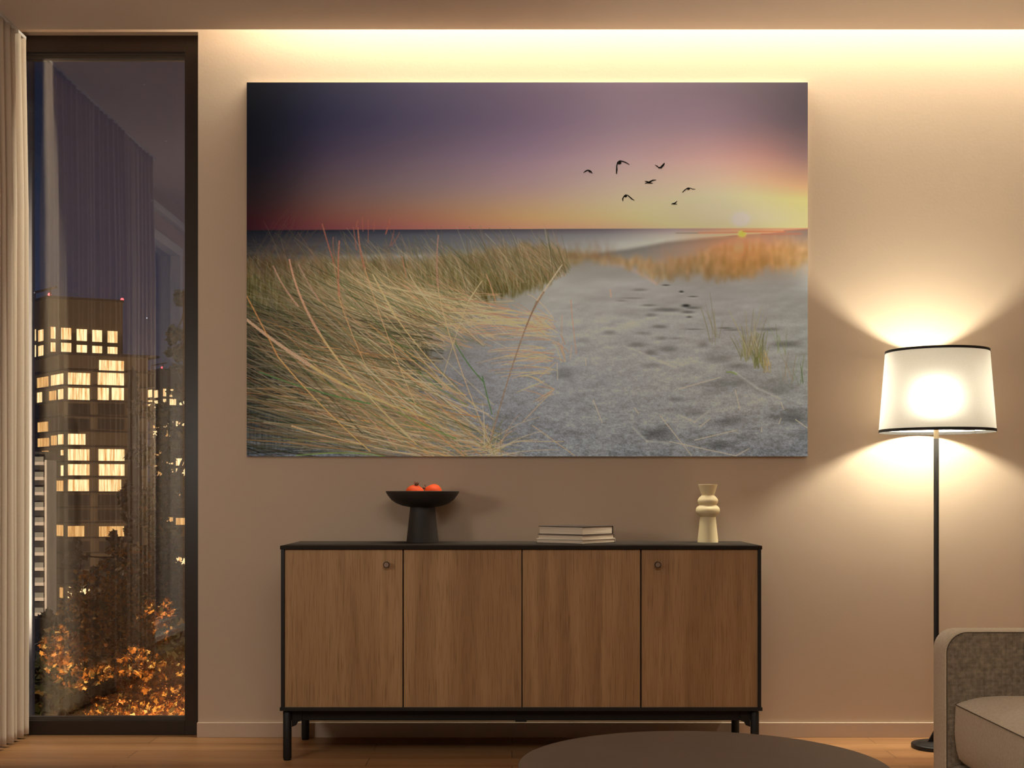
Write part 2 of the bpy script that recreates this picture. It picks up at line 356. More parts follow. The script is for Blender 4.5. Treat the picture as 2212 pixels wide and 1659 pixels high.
# left wall with its wide window
LY0, LY1, LZ0, LZ1 = -2.78, -0.10, 0.13, 2.42
b = MB(); b.box(XL-0.14, XL, YB, LY0, 0, ZT); b.box(XL-0.14, XL, LY1, 0.14, 0, ZT)
b.box(XL-0.14, XL, LY0, LY1, 0, LZ0); b.box(XL-0.14, XL, LY0, LY1, LZ1, ZT)
struct(b.build('wall_left', M['wall']), 'beige wall behind the curtain on the left', 'wall')
b = MB(); b.box(XL, XR, YB, -0.10, ZC, ZC+0.03); b.box(XL-0.14, XR+0.14, YB, 0.14, ZT, ZT+0.08)
struct(b.build('ceiling', M['ceiling']), 'smooth beige ceiling panel stopping short of the wall for the light cove', 'ceiling')
struct(MB().box(XO-0.002, XR, -0.012, 0, 0, 0.0565).build('baseboard_back', M['baseboard'], bevel=0.0015), 'low beige baseboard along the back wall', 'baseboard')
struct(MB().box(XR-0.012, XR, YB, -0.012, 0, 0.0565).build('baseboard_right', M['baseboard'], bevel=0.0015), 'low beige baseboard along the right wall', 'baseboard')

# window 1: dark bronze frame in the opening of the back wall
w1 = thing('window_1', 'tall dark-framed window looking onto the night city', 'window', (0, 0, 0)); w1['kind'] = 'structure'
def zat(y, d): return H+(CY-y)*d/F
xg = (399-CX)*4.887/F                    # inner edge of the right frame member
zg1, zg0 = zat(112, 4.887), zat(1557, 4.887)
b = MB(); b.box(xg, XO+0.002, WIN_Y, 0.12, 0, ZO); b.box(XL, xg, WIN_Y, 0.12, zg1, ZO); b.box(XL, xg, WIN_Y, 0.12, 0, zg0); b.box(XL, XL+0.05, WIN_Y, 0.12, zg0, zg1)
b.build('window_frame', M['frame'], w1, bevel=0.0015)
b = MB(); b.box(XL+0.05, xg, WIN_Y+0.018, 0.10, zat(119, 4.905), zg1); b.box(XL+0.05, xg, WIN_Y+0.026, 0.10, zat(126, 4.91), zat(119, 4.905))
b.box(XL+0.05, xg, WIN_Y+0.018, 0.10, zg0, zat(1553, 4.905)); b.box(XL+0.05, xg, WIN_Y+0.026, 0.10, zat(1553, 4.905), zat(1549, 4.91))
b.build('glazing_bead', mat('bronze_bead', (0.09, 0.068, 0.05), 0.4, noise=(20, 0.1)), w1)
MB().box(XL+0.05, xg, WIN_Y+0.036, WIN_Y+0.042, zat(1549, 4.91), zat(126, 4.91)).build('window_pane', M['glass'], w1)
# window 2: white frame in the left wall, half hidden behind the curtain
w2 = thing('window_2', 'white-framed side window behind the curtain', 'window', (0, 0, 0)); w2['kind'] = 'structure'
b = MB(); t = 0.055
b.box(XL-0.10, XL+0.008, LY0, LY0+t, LZ0, LZ1); b.box(XL-0.10, XL+0.008, LY1-t, LY1, LZ0, LZ1)
b.box(XL-0.10, XL+0.008, LY0+t, LY1-t, LZ0, LZ0+t); b.box(XL-0.10, XL+0.008, LY0+t, LY1-t, LZ1-t, LZ1)
b.box(XL-0.10, XL+0.004, -1.02, -0.97, LZ0+t, LZ1-t)
b.build('window_frame', M['whiteframe'], w2, bevel=0.002)
MB().box(XL-0.06, XL-0.054, LY0+t, LY1-t, LZ0+t, LZ1-t).build('window_pane', M['glass'], w2)
MB().box(XL, XL+0.035, LY0-0.03, LY1+0.02, LZ1+0.10, LZ1+0.14).build('pelmet', M['whiteframe'], w2, bevel=0.003)
MB().box(XL, XL+0.05, LY0-0.03, LY1+0.02, LZ0-0.03, LZ0).build('window_sill', M['whiteframe'], w2, bevel=0.003)

# ------------------------------------------------------------------ curtain
def curtain():
    t = thing('curtain', 'long beige pleated curtain hanging at the left edge of the room', 'curtain', (-1.853, -0.02, 0))
    y, pts = 0.0, []
    rnd = random.Random(3)
    while y > -1.50:
        p = rnd.uniform(0.044, 0.070); a = rnd.uniform(0.014, 0.026)
        for k in range(12):
            q = k/12
            x = a*math.sin(2*PI*q)+0.006*math.sin(4*PI*q+y*9)
            pts.append((x, y-p*(q+0.10*math.sin(2*PI*q))))
        y -= p
    n = len(pts); zs = [0.018, 0.05, 0.10, 1.0, 2.0, 2.60, ZC-0.012]
    vs = []
    for z in zs:
        k = 0.55 if z > 2.59 else 1.0
        vs += [(x*k, yy+0.004*math.sin(z*2.3+yy*30), z) for x, yy in pts]
    fs = [(r*n+i, r*n+i+1, (r+1)*n+i+1, (r+1)*n+i) for r in range(len(zs)-1) for i in range(n-1)]
    o = MB().add(vs, fs).build('cloth', M['curtain'], t, smooth=False)
    for p in o.data.polygons: p.use_smooth = True
    s = o.modifiers.new('solid', 'SOLIDIFY'); s.thickness = 0.0025
    MB().box(-0.012, 0.012, -1.56, -0.005, ZC-0.012, ZC-0.0005).build('curtain_track', M['whiteframe'], t)
curtain()

# ------------------------------------------------------------------ sideboard
def sideboard():
    t = thing('sideboard', 'low black sideboard with four oak doors standing against the wall', 'sideboard', (0.0315, -0.23, 0))
    ox, oy = 0.0315, -0.23
    hw = 0.8355; yf, yb = -0.44-oy, -0.02-oy
    zt, zb = 0.747, zat(1536, 4.41)
    MB().box(-hw, hw, yf, yb, zt-0.013, zt).build('cabinet_top', M['cabtop'], t, bevel=0.0015)
    b = MB(); s = 0.012
    z1 = zt-0.013
    b.box(-hw+0.003, -hw+0.003+s, yf+0.002, yb, zb+s, z1); b.box(hw-0.003-s, hw-0.003, yf+0.002, yb, zb+s, z1)
    b.box(-hw-0.001, hw+0.001, yf, yb, zb, zb+s)
    b.box(-hw+0.015, hw-0.015, yb-0.01, yb-0.002, zb+s, z1)
    b.box(-hw+0.015, hw-0.015, yf+0.028, yf+0.034, zb+s, z1)
    b.build('carcass', M['black'], t, bevel=0.001)
    edges = [(615, 869.5), (872.3, 1126.5), (1128.8, 1382.8), (1386, 1640)]
    zd0, zd1 = zat(1528, 4.418), zat(1187.3, 4.418)
    for i, (a, c) in enumerate(edges):
        xa, xc = (a-CX)*4.418/F-ox, (c-CX)*4.418/F-ox
        d = MB().box(xa, xc, yf+0.008, yf+0.026, zd0, zd1).build('door', M['oak'], t, bevel=0.0008)
        if i in (0, 3):
            kx = ((834.5 if i == 0 else 1421)-CX)*4.40/F-ox; kz = zat(1220, 4.40)
            k = MB()
            r = 0.0108
            prof = [(0.0045, 0), (0.0045, 0.008), (r, 0.012), (r, 0.0225), (r-0.0018, 0.0225), (r-0.0018, 0.0208), (0, 0.0208)]
            k.lathe(prof, seg=32)
            k.v = [(kx+x, yf+0.008-z, kz+y) for x, y, z in k.v]
            ko = k.build('knob', M['blackmetal'], d, smooth=True)
            f = MB(); f.lathe([(0, 0.0210), (r-0.0022, 0.0210), (r-0.0022, 0.0214), (0, 0.0214)], seg=24)
            f.v = [(kx+x, yf+0.008-z, kz+y) for x, y, z in f.v]
            # front disc of the knob, same turned piece: second material on the same mesh
            me = ko.data; n0 = len(me.vertices)
            import bmesh
            bm = bmesh.new(); bm.from_mesh(me)
            vv = [bm.verts.new(v) for v in f.v]
            for q in f.f:
                if len(set(q)) > 2:
                    try:
                        ff = bm.faces.new([vv[j] for j in q]); ff.material_index = 1
                    except ValueError: pass
            bm.to_mesh(me); bm.free(); me.materials.append(M['knobface'])
    # base frame
    zr = zat(1554.5, 4.46)
    b = MB(); b.box(-hw+0.045, hw-0.045, yf+0.035, yf+0.055, zr, zb); b.box(-hw+0.045, hw-0.045, yb-0.045, yb-0.025, zr, zb)
    b.box(-hw+0.025, -hw+0.045, yf+0.035, yb-0.025, zr, zb); b.box(hw-0.045, hw-0.025, yf+0.035, yb-0.025, zr, zb)
    b.box(-0.02, 0.02, yf+0.033, yf+0.060, zr-0.005, zr)
    b.build('base_rail', M['blackmetal'], t, bevel=0.001)
    lx = 0.8145
    for sx in (-1, 1):
        for fy in (0, 1):
            yy = (yf+0.026) if fy == 0 else (yb-0.030)
            x = sx*lx if fy == 0 else sx*(lx-0.004)
            m = MB(); m.lathe([(0.0125, 0), (0.0135, 0.002), (0.0135, 0.006), (0.0148, 0.007), (0.0148, zb-0.006), (0.0125, zb-0.003), (0.0125, zb)], x, yy, 32)
            leg = m.build('leg', M['blackmetal'], t, smooth=True)
            q = MB(); g = zr
            xs = [x-sx*0.0148, x-sx*0.030, x-sx*0.036, x-sx*0.050, x-sx*0.050, x-sx*0.0148]
            zz = [g-0.022, g-0.016, g-0.004, g, zb, zb]
            q.prism_y(list(zip(xs, zz)) if sx < 0 else list(zip(xs, zz))[::-1], yy-0.006+(0.01 if fy == 0 else -0.004), yy+0.006+(0.01 if fy == 0 else -0.004))
            q.build('leg_bracket', M['blackmetal'], leg)
sideboard()

# ------------------------------------------------------------------ things on the sideboard
ZTOP = 0.747
def fruit_bowl():
    d = 4.70; t = thing('pedestal_bowl', 'dark brown pedestal bowl standing on the sideboard', 'bowl', ((912.8-CX)*d/F, d-DW, ZTOP))
    R = 0.1354; zr = zat(1060.6, d)-ZTOP; zb = zat(1095.5, d)-ZTOP
    prof = [(0.0, zb-0.001), (0.046, zb), (0.075, zb+0.0055), (0.098, zb+0.015), (0.115, zb+0.027), (0.127, zb+0.042), (R-0.001, zr-0.006), (R, zr-0.001), (R-0.0015, zr), (R-0.006, zr-0.0015),
            (0.118, zb+0.045), (0.10, zb+0.029), (0.075, zb+0.017), (0.045, zb+0.011), (0, zb+0.009)]
    MB().lathe(prof, seg=96, caps=False).build('bowl', M['bowl'], t, smooth=True)
    MB().lathe([(0.057, 0), (0.0592, 0.001), (0.0595, 0.003), (0.0455, zb), (0.04, zb+0.002)], seg=72).build('pedestal', M['bowl'], t, smooth=True)
    return t, zb
bowl, bowl_zb = fruit_bowl()

def pomegranate(px, py, d, R, tilt, rz, label):
    c = P(px, py, d)
    t = thing('pomegranate', label, 'fruit', c, 0, 'pomegranates in the dark bowl')
    m = MB(); prof = []
    for i in range(25):
        a = PI*i/24; r = R*math.sin(a)*(1+0.02*math.cos(3*a)); z = -R*0.93*math.cos(a)
        if i > 20: z += 0.003*(i-20)/4
        prof.append((max(r, 0 if i in (0, 24) else 0.0005), z))
    m.lathe(prof, seg=40, caps=False)
    vs = []
    for x, y, z in m.v:
        a = math.atan2(y, x); k = 1+0.018*math.cos(6*a)*(1-abs(z)/R)+0.012*math.sin(2*a+1)
        vs.append((x*k, y*k, z))
    m.v = vs
    f = m.build('fruit_body', M['pomegranate'], t, smooth=True); f.rotation_euler = (tilt[0], tilt[1], rz)
    k = MB(); seg = 36; z0 = R*0.90
    prof = [(0.0075, 0), (0.0062, 0.004), (0.0078, 0.010), (0.0068, 0.0098), (0.0045, 0.004), (0.0, 0.003)]
    k.lathe([(r, z0+z) for r, z in prof], seg=seg, caps=False)
    vs = []
    for x, y, z in k.v:
        if z > z0+0.006: z += 0.004*math.cos(6*math.atan2(y, x)); s = 1.12; x *= s; y *= s
        vs.append((x, y, z))
    k.v = vs
    c = k.build('calyx', M['calyx'], t, smooth=True); c.rotation_euler = (tilt[0], tilt[1], rz)
    return t
pomegranate(896, 1066.5, 4.69, 0.0345, (0.28, 0.10, 0), 0.3, 'red pomegranate in the bowl, its crown pointing forward and up')
pomegranate(935.5, 1066.5, 4.72, 0.0355, (0.0, -0.95, 0), 0.0, 'red pomegranate lying on its side in the bowl, right of the other')

def vase():
    d = 4.70; s = d/F
    t = thing('vase', 'cream bulbous ceramic vase standing at the right end of the sideboard', 'vase', ((1529-CX)*s, d-DW, ZTOP))
    pts = [(1172.6, 22.2), (1160, 21.2), (1140, 19.0), (1122, 17.2), (1117.5, 16.7), (1115, 18.5), (1112, 22.5), (1108, 25.2), (1103.5, 26.0), (1099, 25.2), (1095, 22.5), (1092.3, 18.6),
           (1091.3, 18.0), (1090, 18.8), (1087.5, 20.9), (1083.5, 22.1), (1079.5, 21.4), (1075.5, 18.8), (1072.5, 15.2), (1070.8, 13.7), (1069, 14.0), (1060, 17.0), (1050, 20.0), (1047.3, 20.7)]
    prof = [(w*s, (1172.6-y)*s) for y, w in pts]
    prof = [(prof[0][0]-0.001, 0)]+[(prof[0][0], 0.001)]+prof[1:]
    prof += [(prof[-1][0]-0.002, prof[-1][1]+0.0003), (prof[-1][0]-0.004, prof[-1][1]-0.003), (0.019, prof[-1][1]-0.05), (0.0, prof[-1][1]-0.06)]
    m = MB().lathe(prof, seg=80); o = m.build('vase_body', M['vase'], t, smooth=True)
    for p in o.data.polygons: p.use_smooth = True
vase()

def books():
    th = math.radians(38); base = P(1258.5, 1176, 4.527); base.z = 0
    spec = [(0.208, 0.212, 0.0160, 'cover_pale', 'cover_dark', 'bottom book of the stack, thin with pale covers', 0.0, 0.0),
            (0.200, 0.206, 0.0165, 'cover_brown', 'cover_pale', 'middle book of the stack, thin with pale cover edges', 0.003, 0.001),
            (0.196, 0.197, 0.0300, 'cover_dark', 'cover_dark', 'thickest book, lying on top of the stack with dark covers', 0.005, -0.002)]
    z = ZTOP
    for a, bb, h, top, bot, label, ins, rot in spec:
        o = thing('book', label, 'book', (base.x, base.y+ins*1.1, z), rot, 'books stacked on the sideboard')
        # local frame: +u along the fore-edge (to the left and away), +v to the right and away (spine at its end)
        u = Vector((-math.cos(th), math.sin(th), 0)); v = Vector((math.sin(th), math.cos(th), 0))
        def blk(u0, u1, v0, v1, z0, z1):
            pl = [u*u0+v*v0, u*u0+v*v1, u*u1+v*v1, u*u1+v*v0]
            return [(p.x, p.y) for p in pl], z0, z1
        c = 0.0022
        MB().prism(*blk(0.003, a-0.003, 0.003, bb-0.002, c, h-c)).build('pages', M['pages'], o)
        mt, mb_ = M[top], M[bot]
        MB().prism(*blk(0, a, 0, bb, 0, c)).build('back_cover', mb_, o, bevel=0.0004)
        MB().prism(*blk(0, a, 0, bb, h-c, h)).build('front_cover', mt, o, bevel=0.0004)
        MB().prism(*blk(0, a, bb-0.0022, bb+0.0004, c, h-c)).build('spine', mt, o, bevel=0.0004)
        z += h
books()

# ------------------------------------------------------------------ floor lamp
def floor_lamp():
    d = 4.64; X = (2022.5-CX)*d/F; Y = d-DW
    t = thing('floor_lamp', 'black floor lamp with a glowing cream shade behind the sofa', 'floor lamp', (X, Y, 0))
    r = 0.088
    MB().lathe([(r-0.004, 0), (r, 0.002), (r, 0.014), (r-0.003, 0.017), (r-0.018, 0.018), (r-0.024, 0.0225), (0.02, 0.0235), (0.014, 0.024)], seg=64).build('base', M['blackmetal'], t, smooth=True)
    b = MB()
    for k in range(3):
        a = PI+2*PI*k/3
        c, s = math.cos(a), math.sin(a); n = Vector((-s, c, 0))*0.004; dv = Vector((c, s, 0))
        pts = [dv*0.008+Vector((0, 0, 0.022)), dv*0.034+Vector((0, 0, 0.022)), dv*0.028+Vector((0, 0, 0.030)), dv*0.010+Vector((0, 0, 0.062)), dv*0.006+Vector((0, 0, 0.062))]
        vs = [p-n for p in pts]+[p+n for p in pts]; m = len(pts)
        b.add(vs, [tuple(range(m)), tuple(range(2*m-1, m-1, -1))]+[(i, m+i, m+(i+1) % m, (i+1) % m) for i in range(m)])
    b.build('base_bracket', M['blackmetal'], t, bevel=0.001)
    z1 = zat(948, d)
    MB().lathe([(0.0093, 0.02), (0.0093, z1), (0.0085, z1+0.002)], seg=24).build('pole', M['blackmetal'], t, smooth=True)
    MB().lathe([(0.0090, z1), (0.0090, z1+0.045), (0.007, z1+0.046), (0.007, 1.19), (0.014, 1.195), (0.014, 1.235), (0.009, 1.24)], seg=24).build('lamp_socket', mat('brushed_brass', (0.35, 0.27, 0.18), 0.4, 0.6, noise=(50, 0.1)), t, smooth=True)
    # shade: thin cloth wall with inner and outer face
    zb, zt_ = zat(933.5, 4.64), zat(758.0, 4.64); rb, rt = 0.2045, 0.1815
    sx = 0.0025
    pr = [(rb, zb), (rt, zt_)]
    sh = MB(); seg = 128; rows = 12; vs = []
    for j in range(rows+1):
        q = j/rows
        for i in range(seg):
            a = 2*PI*i/seg; rr = rb+(rt-rb)*q; vs.append((sx+rr*math.cos(a), rr*math.sin(a), zb+(zt_-zb)*q))
    fs = [(j*seg+i, j*seg+(i+1) % seg, (j+1)*seg+(i+1) % seg, (j+1)*seg+i) for j in range(rows) for i in range(seg)]
    o = sh.add(vs, fs).build('lamp_shade', M['shade'], t, smooth=True)
    for z0, z1_, ra, rb_ in ((zb-0.001, zb+0.0095, rb, rb-0.0012), (zt_-0.0082, zt_+0.001, rt+0.0008, rt)):
        MB().lathe([(ra+0.0010, z0), (rb_+0.0010, z1_), (rb_-0.0012, z1_), (ra-0.0012, z0)], sx, 0, 128, closed=True).build('shade_trim', M['shade_trim'], o, smooth=True)
    b = MB()
    for k in range(3):
        a = PI/6+2*PI*k/3
        b.tube([(0, 0, zb+0.012), (sx+(rb-0.002)*math.cos(a), (rb-0.002)*math.sin(a), zb+0.012)], 0.0014, 6)
    b.build('shade_spider', M['blackmetal'], o)
    
floor_lamp()

# ------------------------------------------------------------------ coffee table
def coffee_table():
    d0, X, R = 2.715, 0.4073, 0.3946; Z = zat(1578, d0+R)
    t = thing('coffee_table', 'round taupe coffee table in front of the sideboard', 'coffee table', (X, d0-DW, 0))
    MB().lathe([(0, Z-0.032), (R-0.006, Z-0.032), (R-0.001, Z-0.030), (R, Z-0.026), (R, Z-0.003), (R-0.0015, Z-0.0006), (R-0.004, Z), (0, Z)], seg=160, caps=False).build('table_top', M['table'], t, smooth=True)
    for k in range(3):
        a = PI/6+2*PI*k/3; r1, r2 = R*0.60, R*0.78
        MB().tube([(r2*math.cos(a), r2*math.sin(a), 0), (r1*math.cos(a), r1*math.sin(a), Z-0.032)], [0.012, 0.018], 16).build('leg', M['tableside'], t, smooth=True)
coffee_table()

# ------------------------------------------------------------------ sofa
def rounded_poly(x0, x1, z0, z1, r, n=10, corners=(1, 1, 1, 1)):
    pts = []
    for (cx, cz, a0), on in zip(((x0+r, z1-r, PI), (x1-r, z1-r, PI/2), (x1-r, z0+r, 0), (x0+r, z0+r, -PI/2)), corners):
        if on:
            for i in range(n+1):
                a = a0-(PI/2)*i/n; pts.append((cx+r*math.cos(a), cz+r*math.sin(a)))
        else:
            pts.append((x0 if a0 in (PI, -PI/2) else x1, z1 if a0 in (PI, PI/2) else z0))
    return pts
def sofa():
    dn, df = 3.50, 3.612; xf = (2043-CX)*dn/F; zt = zat(1364.3, dn)
    ox, oy = xf, df-DW
    t = thing('sofa', 'taupe woven sofa cut off by the right edge of the photograph', 'sofa', (ox, oy, 0))
    yn = dn-df                           # near face of the far arm, local
    L_ = 0.95
    def arm(y0, y1, inner_at):
        m = MB(); m.prism_y(rounded_poly(0, L_, 0.07, zt, 0.058, 12, (1, 1, 1, 1)), y0, y1)
        a = m.build('armrest', M['fabric_fine'], t, bevel=0.012)
        for p in a.data.polygons: p.use_smooth = len(p.vertices) == 4
        s = -1 if inner_at == y0 else 1
        ya, yb = (inner_at-0.0025, inner_at+0.003) if s < 0 else (inner_at-0.003, inner_at+0.0025)
        n = MB().prism_y(rounded_poly(0.004, L_-0.004, 0.074, zt-0.004, 0.055, 12), ya, yb).build('inner_panel', M['fabric_coarse'], a)
        loop = rounded_poly(0.0025, L_-0.0025, 0.0725, zt-0.0025, 0.0565, 12); loop.append(loop[0])
        yy = ya if s < 0 else yb
        MB().tube([(x, yy, z) for x, z in loop], 0.0016, 6).build('piping', M['piping'], a)
    arm(yn, 0, yn)
    far = -(3.612-1.95)
    arm(far, far-yn, far-yn)
    # seat frame and back
    MB().box(0.012, L_-0.01, far-yn+0.001, yn-0.0035, 0.075, 0.185).build('seat_base', M['fabric_coarse'], t, bevel=0.015)
    bk = MB().prism_y(rounded_poly(L_-0.16, L_, 0.10, 0.74, 0.05, 8), far-yn+0.004, yn-0.004); bko = bk.build('backrest', M['fabric_fine'], t, bevel=0.012)
    # cushions
    z0, z1, rc = 0.188, 0.353, 0.045
    ymid = (yn+far-yn)/2
    for (ya, yb) in ((ymid+0.003, yn-0.004), (far-yn+0.004, ymid-0.003)):
        nx, ny = 30, 40; x0, x1 = 0.016, L_-0.165
        def ring(zf, inset, crown):
            return zf, inset, crown
        # profile up the side then grid over the top
        m = MB(); rows = []
        side = [(z0, 0.040), (z0+0.006, 0.020), (z0+0.020, 0.007), (z0+0.045, 0.001), (z0+0.09, -0.003), (z1-0.02, -0.001), (z1, 0.0)]
        def outline(ins, n=10, r=0.035):
            r2 = max(r, ins*1.0+0.004)
            pts = []
            for cx, cy, a0 in ((x0+ins+r2, ya+ins*0.4+r2, PI), (x1-ins-r2, ya+ins*0.4+r2, -PI/2), (x1-ins-r2, yb-ins*0.4-r2, 0), (x0+ins+r2, yb-ins*0.4-r2, PI/2)):
                for i in range(n+1):
                    a = a0+(PI/2)*i/n; pts.append((cx+r2*math.cos(a), cy+r2*math.sin(a)))
            return pts
        for z, ins in side:
            rows.append([(x, y, z) for x, y in outline(ins)])
        cx, cy = (x0+x1)/2, (ya+yb)/2
        base = outline(0.0)
        for q in (0.985, 0.965, 0.94, 0.90, 0.85, 0.79, 0.70, 0.55, 0.35, 0.15):
            h = 0.040*(1-q**7)
            rows.append([(cx+(x-cx)*q, cy+(y-cy)*q, z1+h) for x, y in base])
        n = len(base); vs = [p for r in rows for p in r]; fs = []
        for r in range(len(rows)-1):
            for i in range(n): fs.append((r*n+i, r*n+(i+1) % n, (r+1)*n+(i+1) % n, (r+1)*n+i))
        fs.append(tuple(range(n-1, -1, -1))); fs.append(tuple((len(rows)-1)*n+i for i in range(n)))
        c = MB().add(vs, fs).build('seat_cushion', M['fabric_fine'], t, smooth=True)
        for p in c.data.polygons: p.use_smooth = True
        loop = [(x, y, z1+0.0005) for x, y in outline(-0.0005)]; loop.append(loop[0])
        MB().tube(loop, 0.0014, 6).build('piping', M['piping'], c)
    for x in (0.06, L_-0.06):
        for y in (-0.05, far+0.05):
            MB().lathe([(0.015, 0), (0.02, 0.07)], x, y, 16).build('leg', M['blackmetal'], t)
sofa()

# ------------------------------------------------------------------ the wall picture: a printed beach photograph
PX0, PX1, PY0, PY1 = 533.0, 1745.0, 178.0, 986.0
def knots(rows, cols, table, X, Y):
    """bilinear interpolation of a table of colours [row][col] on pixel coordinates"""
    T = np.array(table, float); rows = np.array(rows, float); cols = np.array(cols, float)
    yi = np.clip(np.searchsorted(rows, Y)-1, 0, len(rows)-2); xi = np.clip(np.searchsorted(cols, X)-1, 0, len(cols)-2)
    fy = np.clip((Y-rows[yi])/(rows[yi+1]-rows[yi]), 0, 1)[..., None]; fx = np.clip((X-cols[xi])/(cols[xi+1]-cols[xi]), 0, 1)[..., None]
    return (T[yi, xi]*(1-fy)*(1-fx)+T[yi, xi+1]*(1-fy)*fx+T[yi+1, xi]*fy*(1-fx)+T[yi+1, xi+1]*fy*fx)
def blur(a, ry, rx):
    for ax, r in ((0, ry), (1, rx)):
        if r < 1: continue
        pad = [(0, 0)]*a.ndim; pad[ax] = (r+1, r); c = np.cumsum(np.pad(a, pad, mode='edge'), axis=ax); n = a.shape[ax]
        hi = np.take(c, np.arange(2*r+1, 2*r+1+n), axis=ax); lo = np.take(c, np.arange(0, n), axis=ax); a = (hi-lo)/(2*r+1)
    return a
def noise(h, w, sy, sx):
    gy, gx = int(h/sy)+3, int(w/sx)+3; g = RNG.random((gy, gx))-0.5
    y = np.arange(h)/sy; x = np.arange(w)/sx; yi = y.astype(int); xi = x.astype(int)
    fy = (y-yi); fx = (x-xi); fy = (fy*fy*(3-2*fy))[:, None]; fx = (fx*fx*(3-2*fx))[None, :]
    a = g[yi][:, xi]; b_ = g[yi][:, xi+1]; c = g[yi+1][:, xi]; d = g[yi+1][:, xi+1]
    return a*(1-fy)*(1-fx)+b_*(1-fy)*fx+c*fy*(1-fx)+d*fy*fx
def inside(poly, X, Y):
    r = np.zeros(X.shape, bool); n = len(poly)
    for i in range(n):
        x1, y1 = poly[i]; x2, y2 = poly[(i+1) % n]
        if y1 == y2: continue
        cnd = ((y1 > Y) != (y2 > Y)) & (X < (x2-x1)*(Y-y1)/(y2-y1)+x1); r ^= cnd
    return r
HH, WW = 809, 1213
def make_art():
    Y, X = np.mgrid[0:HH, 0:WW].astype(float); X += PX0; Y += PY0
    sky_c = [533, 616, 700, 900, 1140, 1350, 1550, 1660, 1745]
    sky_r = [178, 260, 340, 400, 440, 470, 490]
    sky = [
        [(22, 20, 24), (34, 32, 44), (52, 48, 64), (84, 72, 88), (112, 90, 102), (138, 110, 118), (126, 102, 106), (110, 90, 92), (90, 76, 78)],
        [(8, 11, 20), (24, 24, 40), (46, 42, 66), (80, 68, 88), (116, 92, 110), (148, 120, 128), (148, 116, 124), (122, 96, 100), (92, 76, 80)],
        [(8, 9, 18), (30, 26, 38), (68, 54, 68), (102, 82, 92), (138, 110, 122), (174, 138, 138), (190, 142, 132), (180, 125, 112), (128, 98, 94)],
        [(22, 14, 18), (50, 36, 40), (90, 68, 70), (122, 98, 98), (160, 126, 124), (188, 160, 140), (202, 172, 142), (206, 160, 118), (194, 140, 104)],
        [(30, 16, 18), (62, 38, 38), (106, 72, 64), (138, 102, 86), (176, 138, 110), (192, 170, 132), (200, 182, 142), (208, 184, 126), (214, 184, 108)],
        [(40, 12, 15), (76, 36, 34), (112, 64, 54), (150, 96, 74), (184, 142, 92), (190, 166, 116), (200, 186, 138), (208, 196, 136), (216, 194, 112)],
        [(42, 12, 18), (78, 32, 38), (108, 54, 54), (148, 86, 76), (182, 128, 98), (190, 148, 112), (204, 180, 128), (212, 186, 122), (216, 184, 112)]]
    img = blur(blur(knots(sky_r, sky_c, sky, X, Y), 14, 40), 14, 40)
    edge = knots(sky_r, sky_c, sky, X, Y); k = np.clip((Y-455)/35, 0, 1)[..., None]; img = img*(1-k)+blur(edge, 3, 40)*k
    def glow(cx, cy, rx, ry, col, a, p=2.0):
        g = np.exp(-(((X-cx)/rx)**2+((Y-cy)/ry)**2)**(p/2))[..., None]*a
        return lambda im: im*(1-g)+np.array(col, float)*g
    img = glow(1600, 474, 16, 13, (205, 194, 190), 0.85)(img)
    # sea
    yh = 496.5-(X-533)*0.0041
    sea = knots([495, 508, 525, 545, 562], [533, 700, 900, 1140, 1300, 1450, 1600],
        [[(16, 16, 24), (26, 28, 38), (46, 44, 54), (74, 64, 68), (96, 82, 86), (140, 118, 118), (190, 130, 95)],
         [(24, 23, 29), (50, 48, 54), (76, 73, 78), (104, 97, 98), (124, 115, 113), (172, 156, 142), (205, 165, 122)],
         [(38, 34, 37), (68, 64, 67), (88, 84, 85), (116, 109, 108), (152, 142, 134), (188, 178, 160), (200, 170, 140)],
         [(52, 45, 42), (82, 76, 73), (98, 93, 90), (124, 118, 113), (168, 158, 144), (180, 168, 150), (190, 160, 130)],
         [(58, 48, 43), (104, 95, 87), (130, 121, 110), (130, 121, 108), (152, 142, 130), (150, 138, 126), (150, 130, 110)]], X, Y)
    st = noise(HH, WW, 2.2, 30)+0.6*noise(HH, WW, 1.4, 9)
    sea += (st*14*np.clip((Y-505)/40, 0.1, 1.4))[..., None]
    wv = np.exp(-((Y-(556-(X-700)*0.012))/5)**2)*np.clip((X-640)/150, 0, 1)*np.clip((1180-X)/120, 0, 1)
    sea += (wv*(26+40*noise(HH, WW, 3, 14)))[..., None]*np.array([1, .93, .85])
    s = np.clip((Y-yh)/1.5, 0, 1)[..., None]; img = img*(1-s)+sea*s
    # sand
    sand = knots([500, 560, 620, 700, 800, 900, 986], [533, 800, 1000, 1200, 1400, 1600, 1745],
        [[(95, 85, 78), (110, 100, 90), (120, 108, 98), (130, 118, 108), (128, 116, 108), (168, 118, 92), (120, 96, 84)],
         [(80, 66, 48), (120, 102, 80), (128, 112, 90), (140, 128, 116), (136, 124, 115), (150, 122, 100), (140, 122, 108)],
         [(90, 74, 48), (112, 94, 64), (120, 108, 86), (154, 143, 133), (150, 139, 131), (142, 131, 124), (142, 132, 124)],
         [(74, 62, 42), (108, 92, 66), (130, 119, 110), (152, 142, 134), (145, 136, 129), (141, 131, 124), (136, 129, 121)],
         [(48, 42, 32), (98, 88, 76), (118, 111, 108), (135, 128, 124), (141, 133, 127), (137, 129, 122), (134, 127, 119)],
         [(46, 44, 42), (88, 84, 82), (110, 105, 104), (122, 117, 115), (131, 125, 121), (127, 121, 117), (119, 114, 111)],
         [(66, 66, 70), (94, 93, 95), (107, 104, 104), (112, 108, 107), (108, 105, 105), (98, 96, 98), (94, 93, 96)]], X, Y)
    sand = blur(sand, 10, 20)
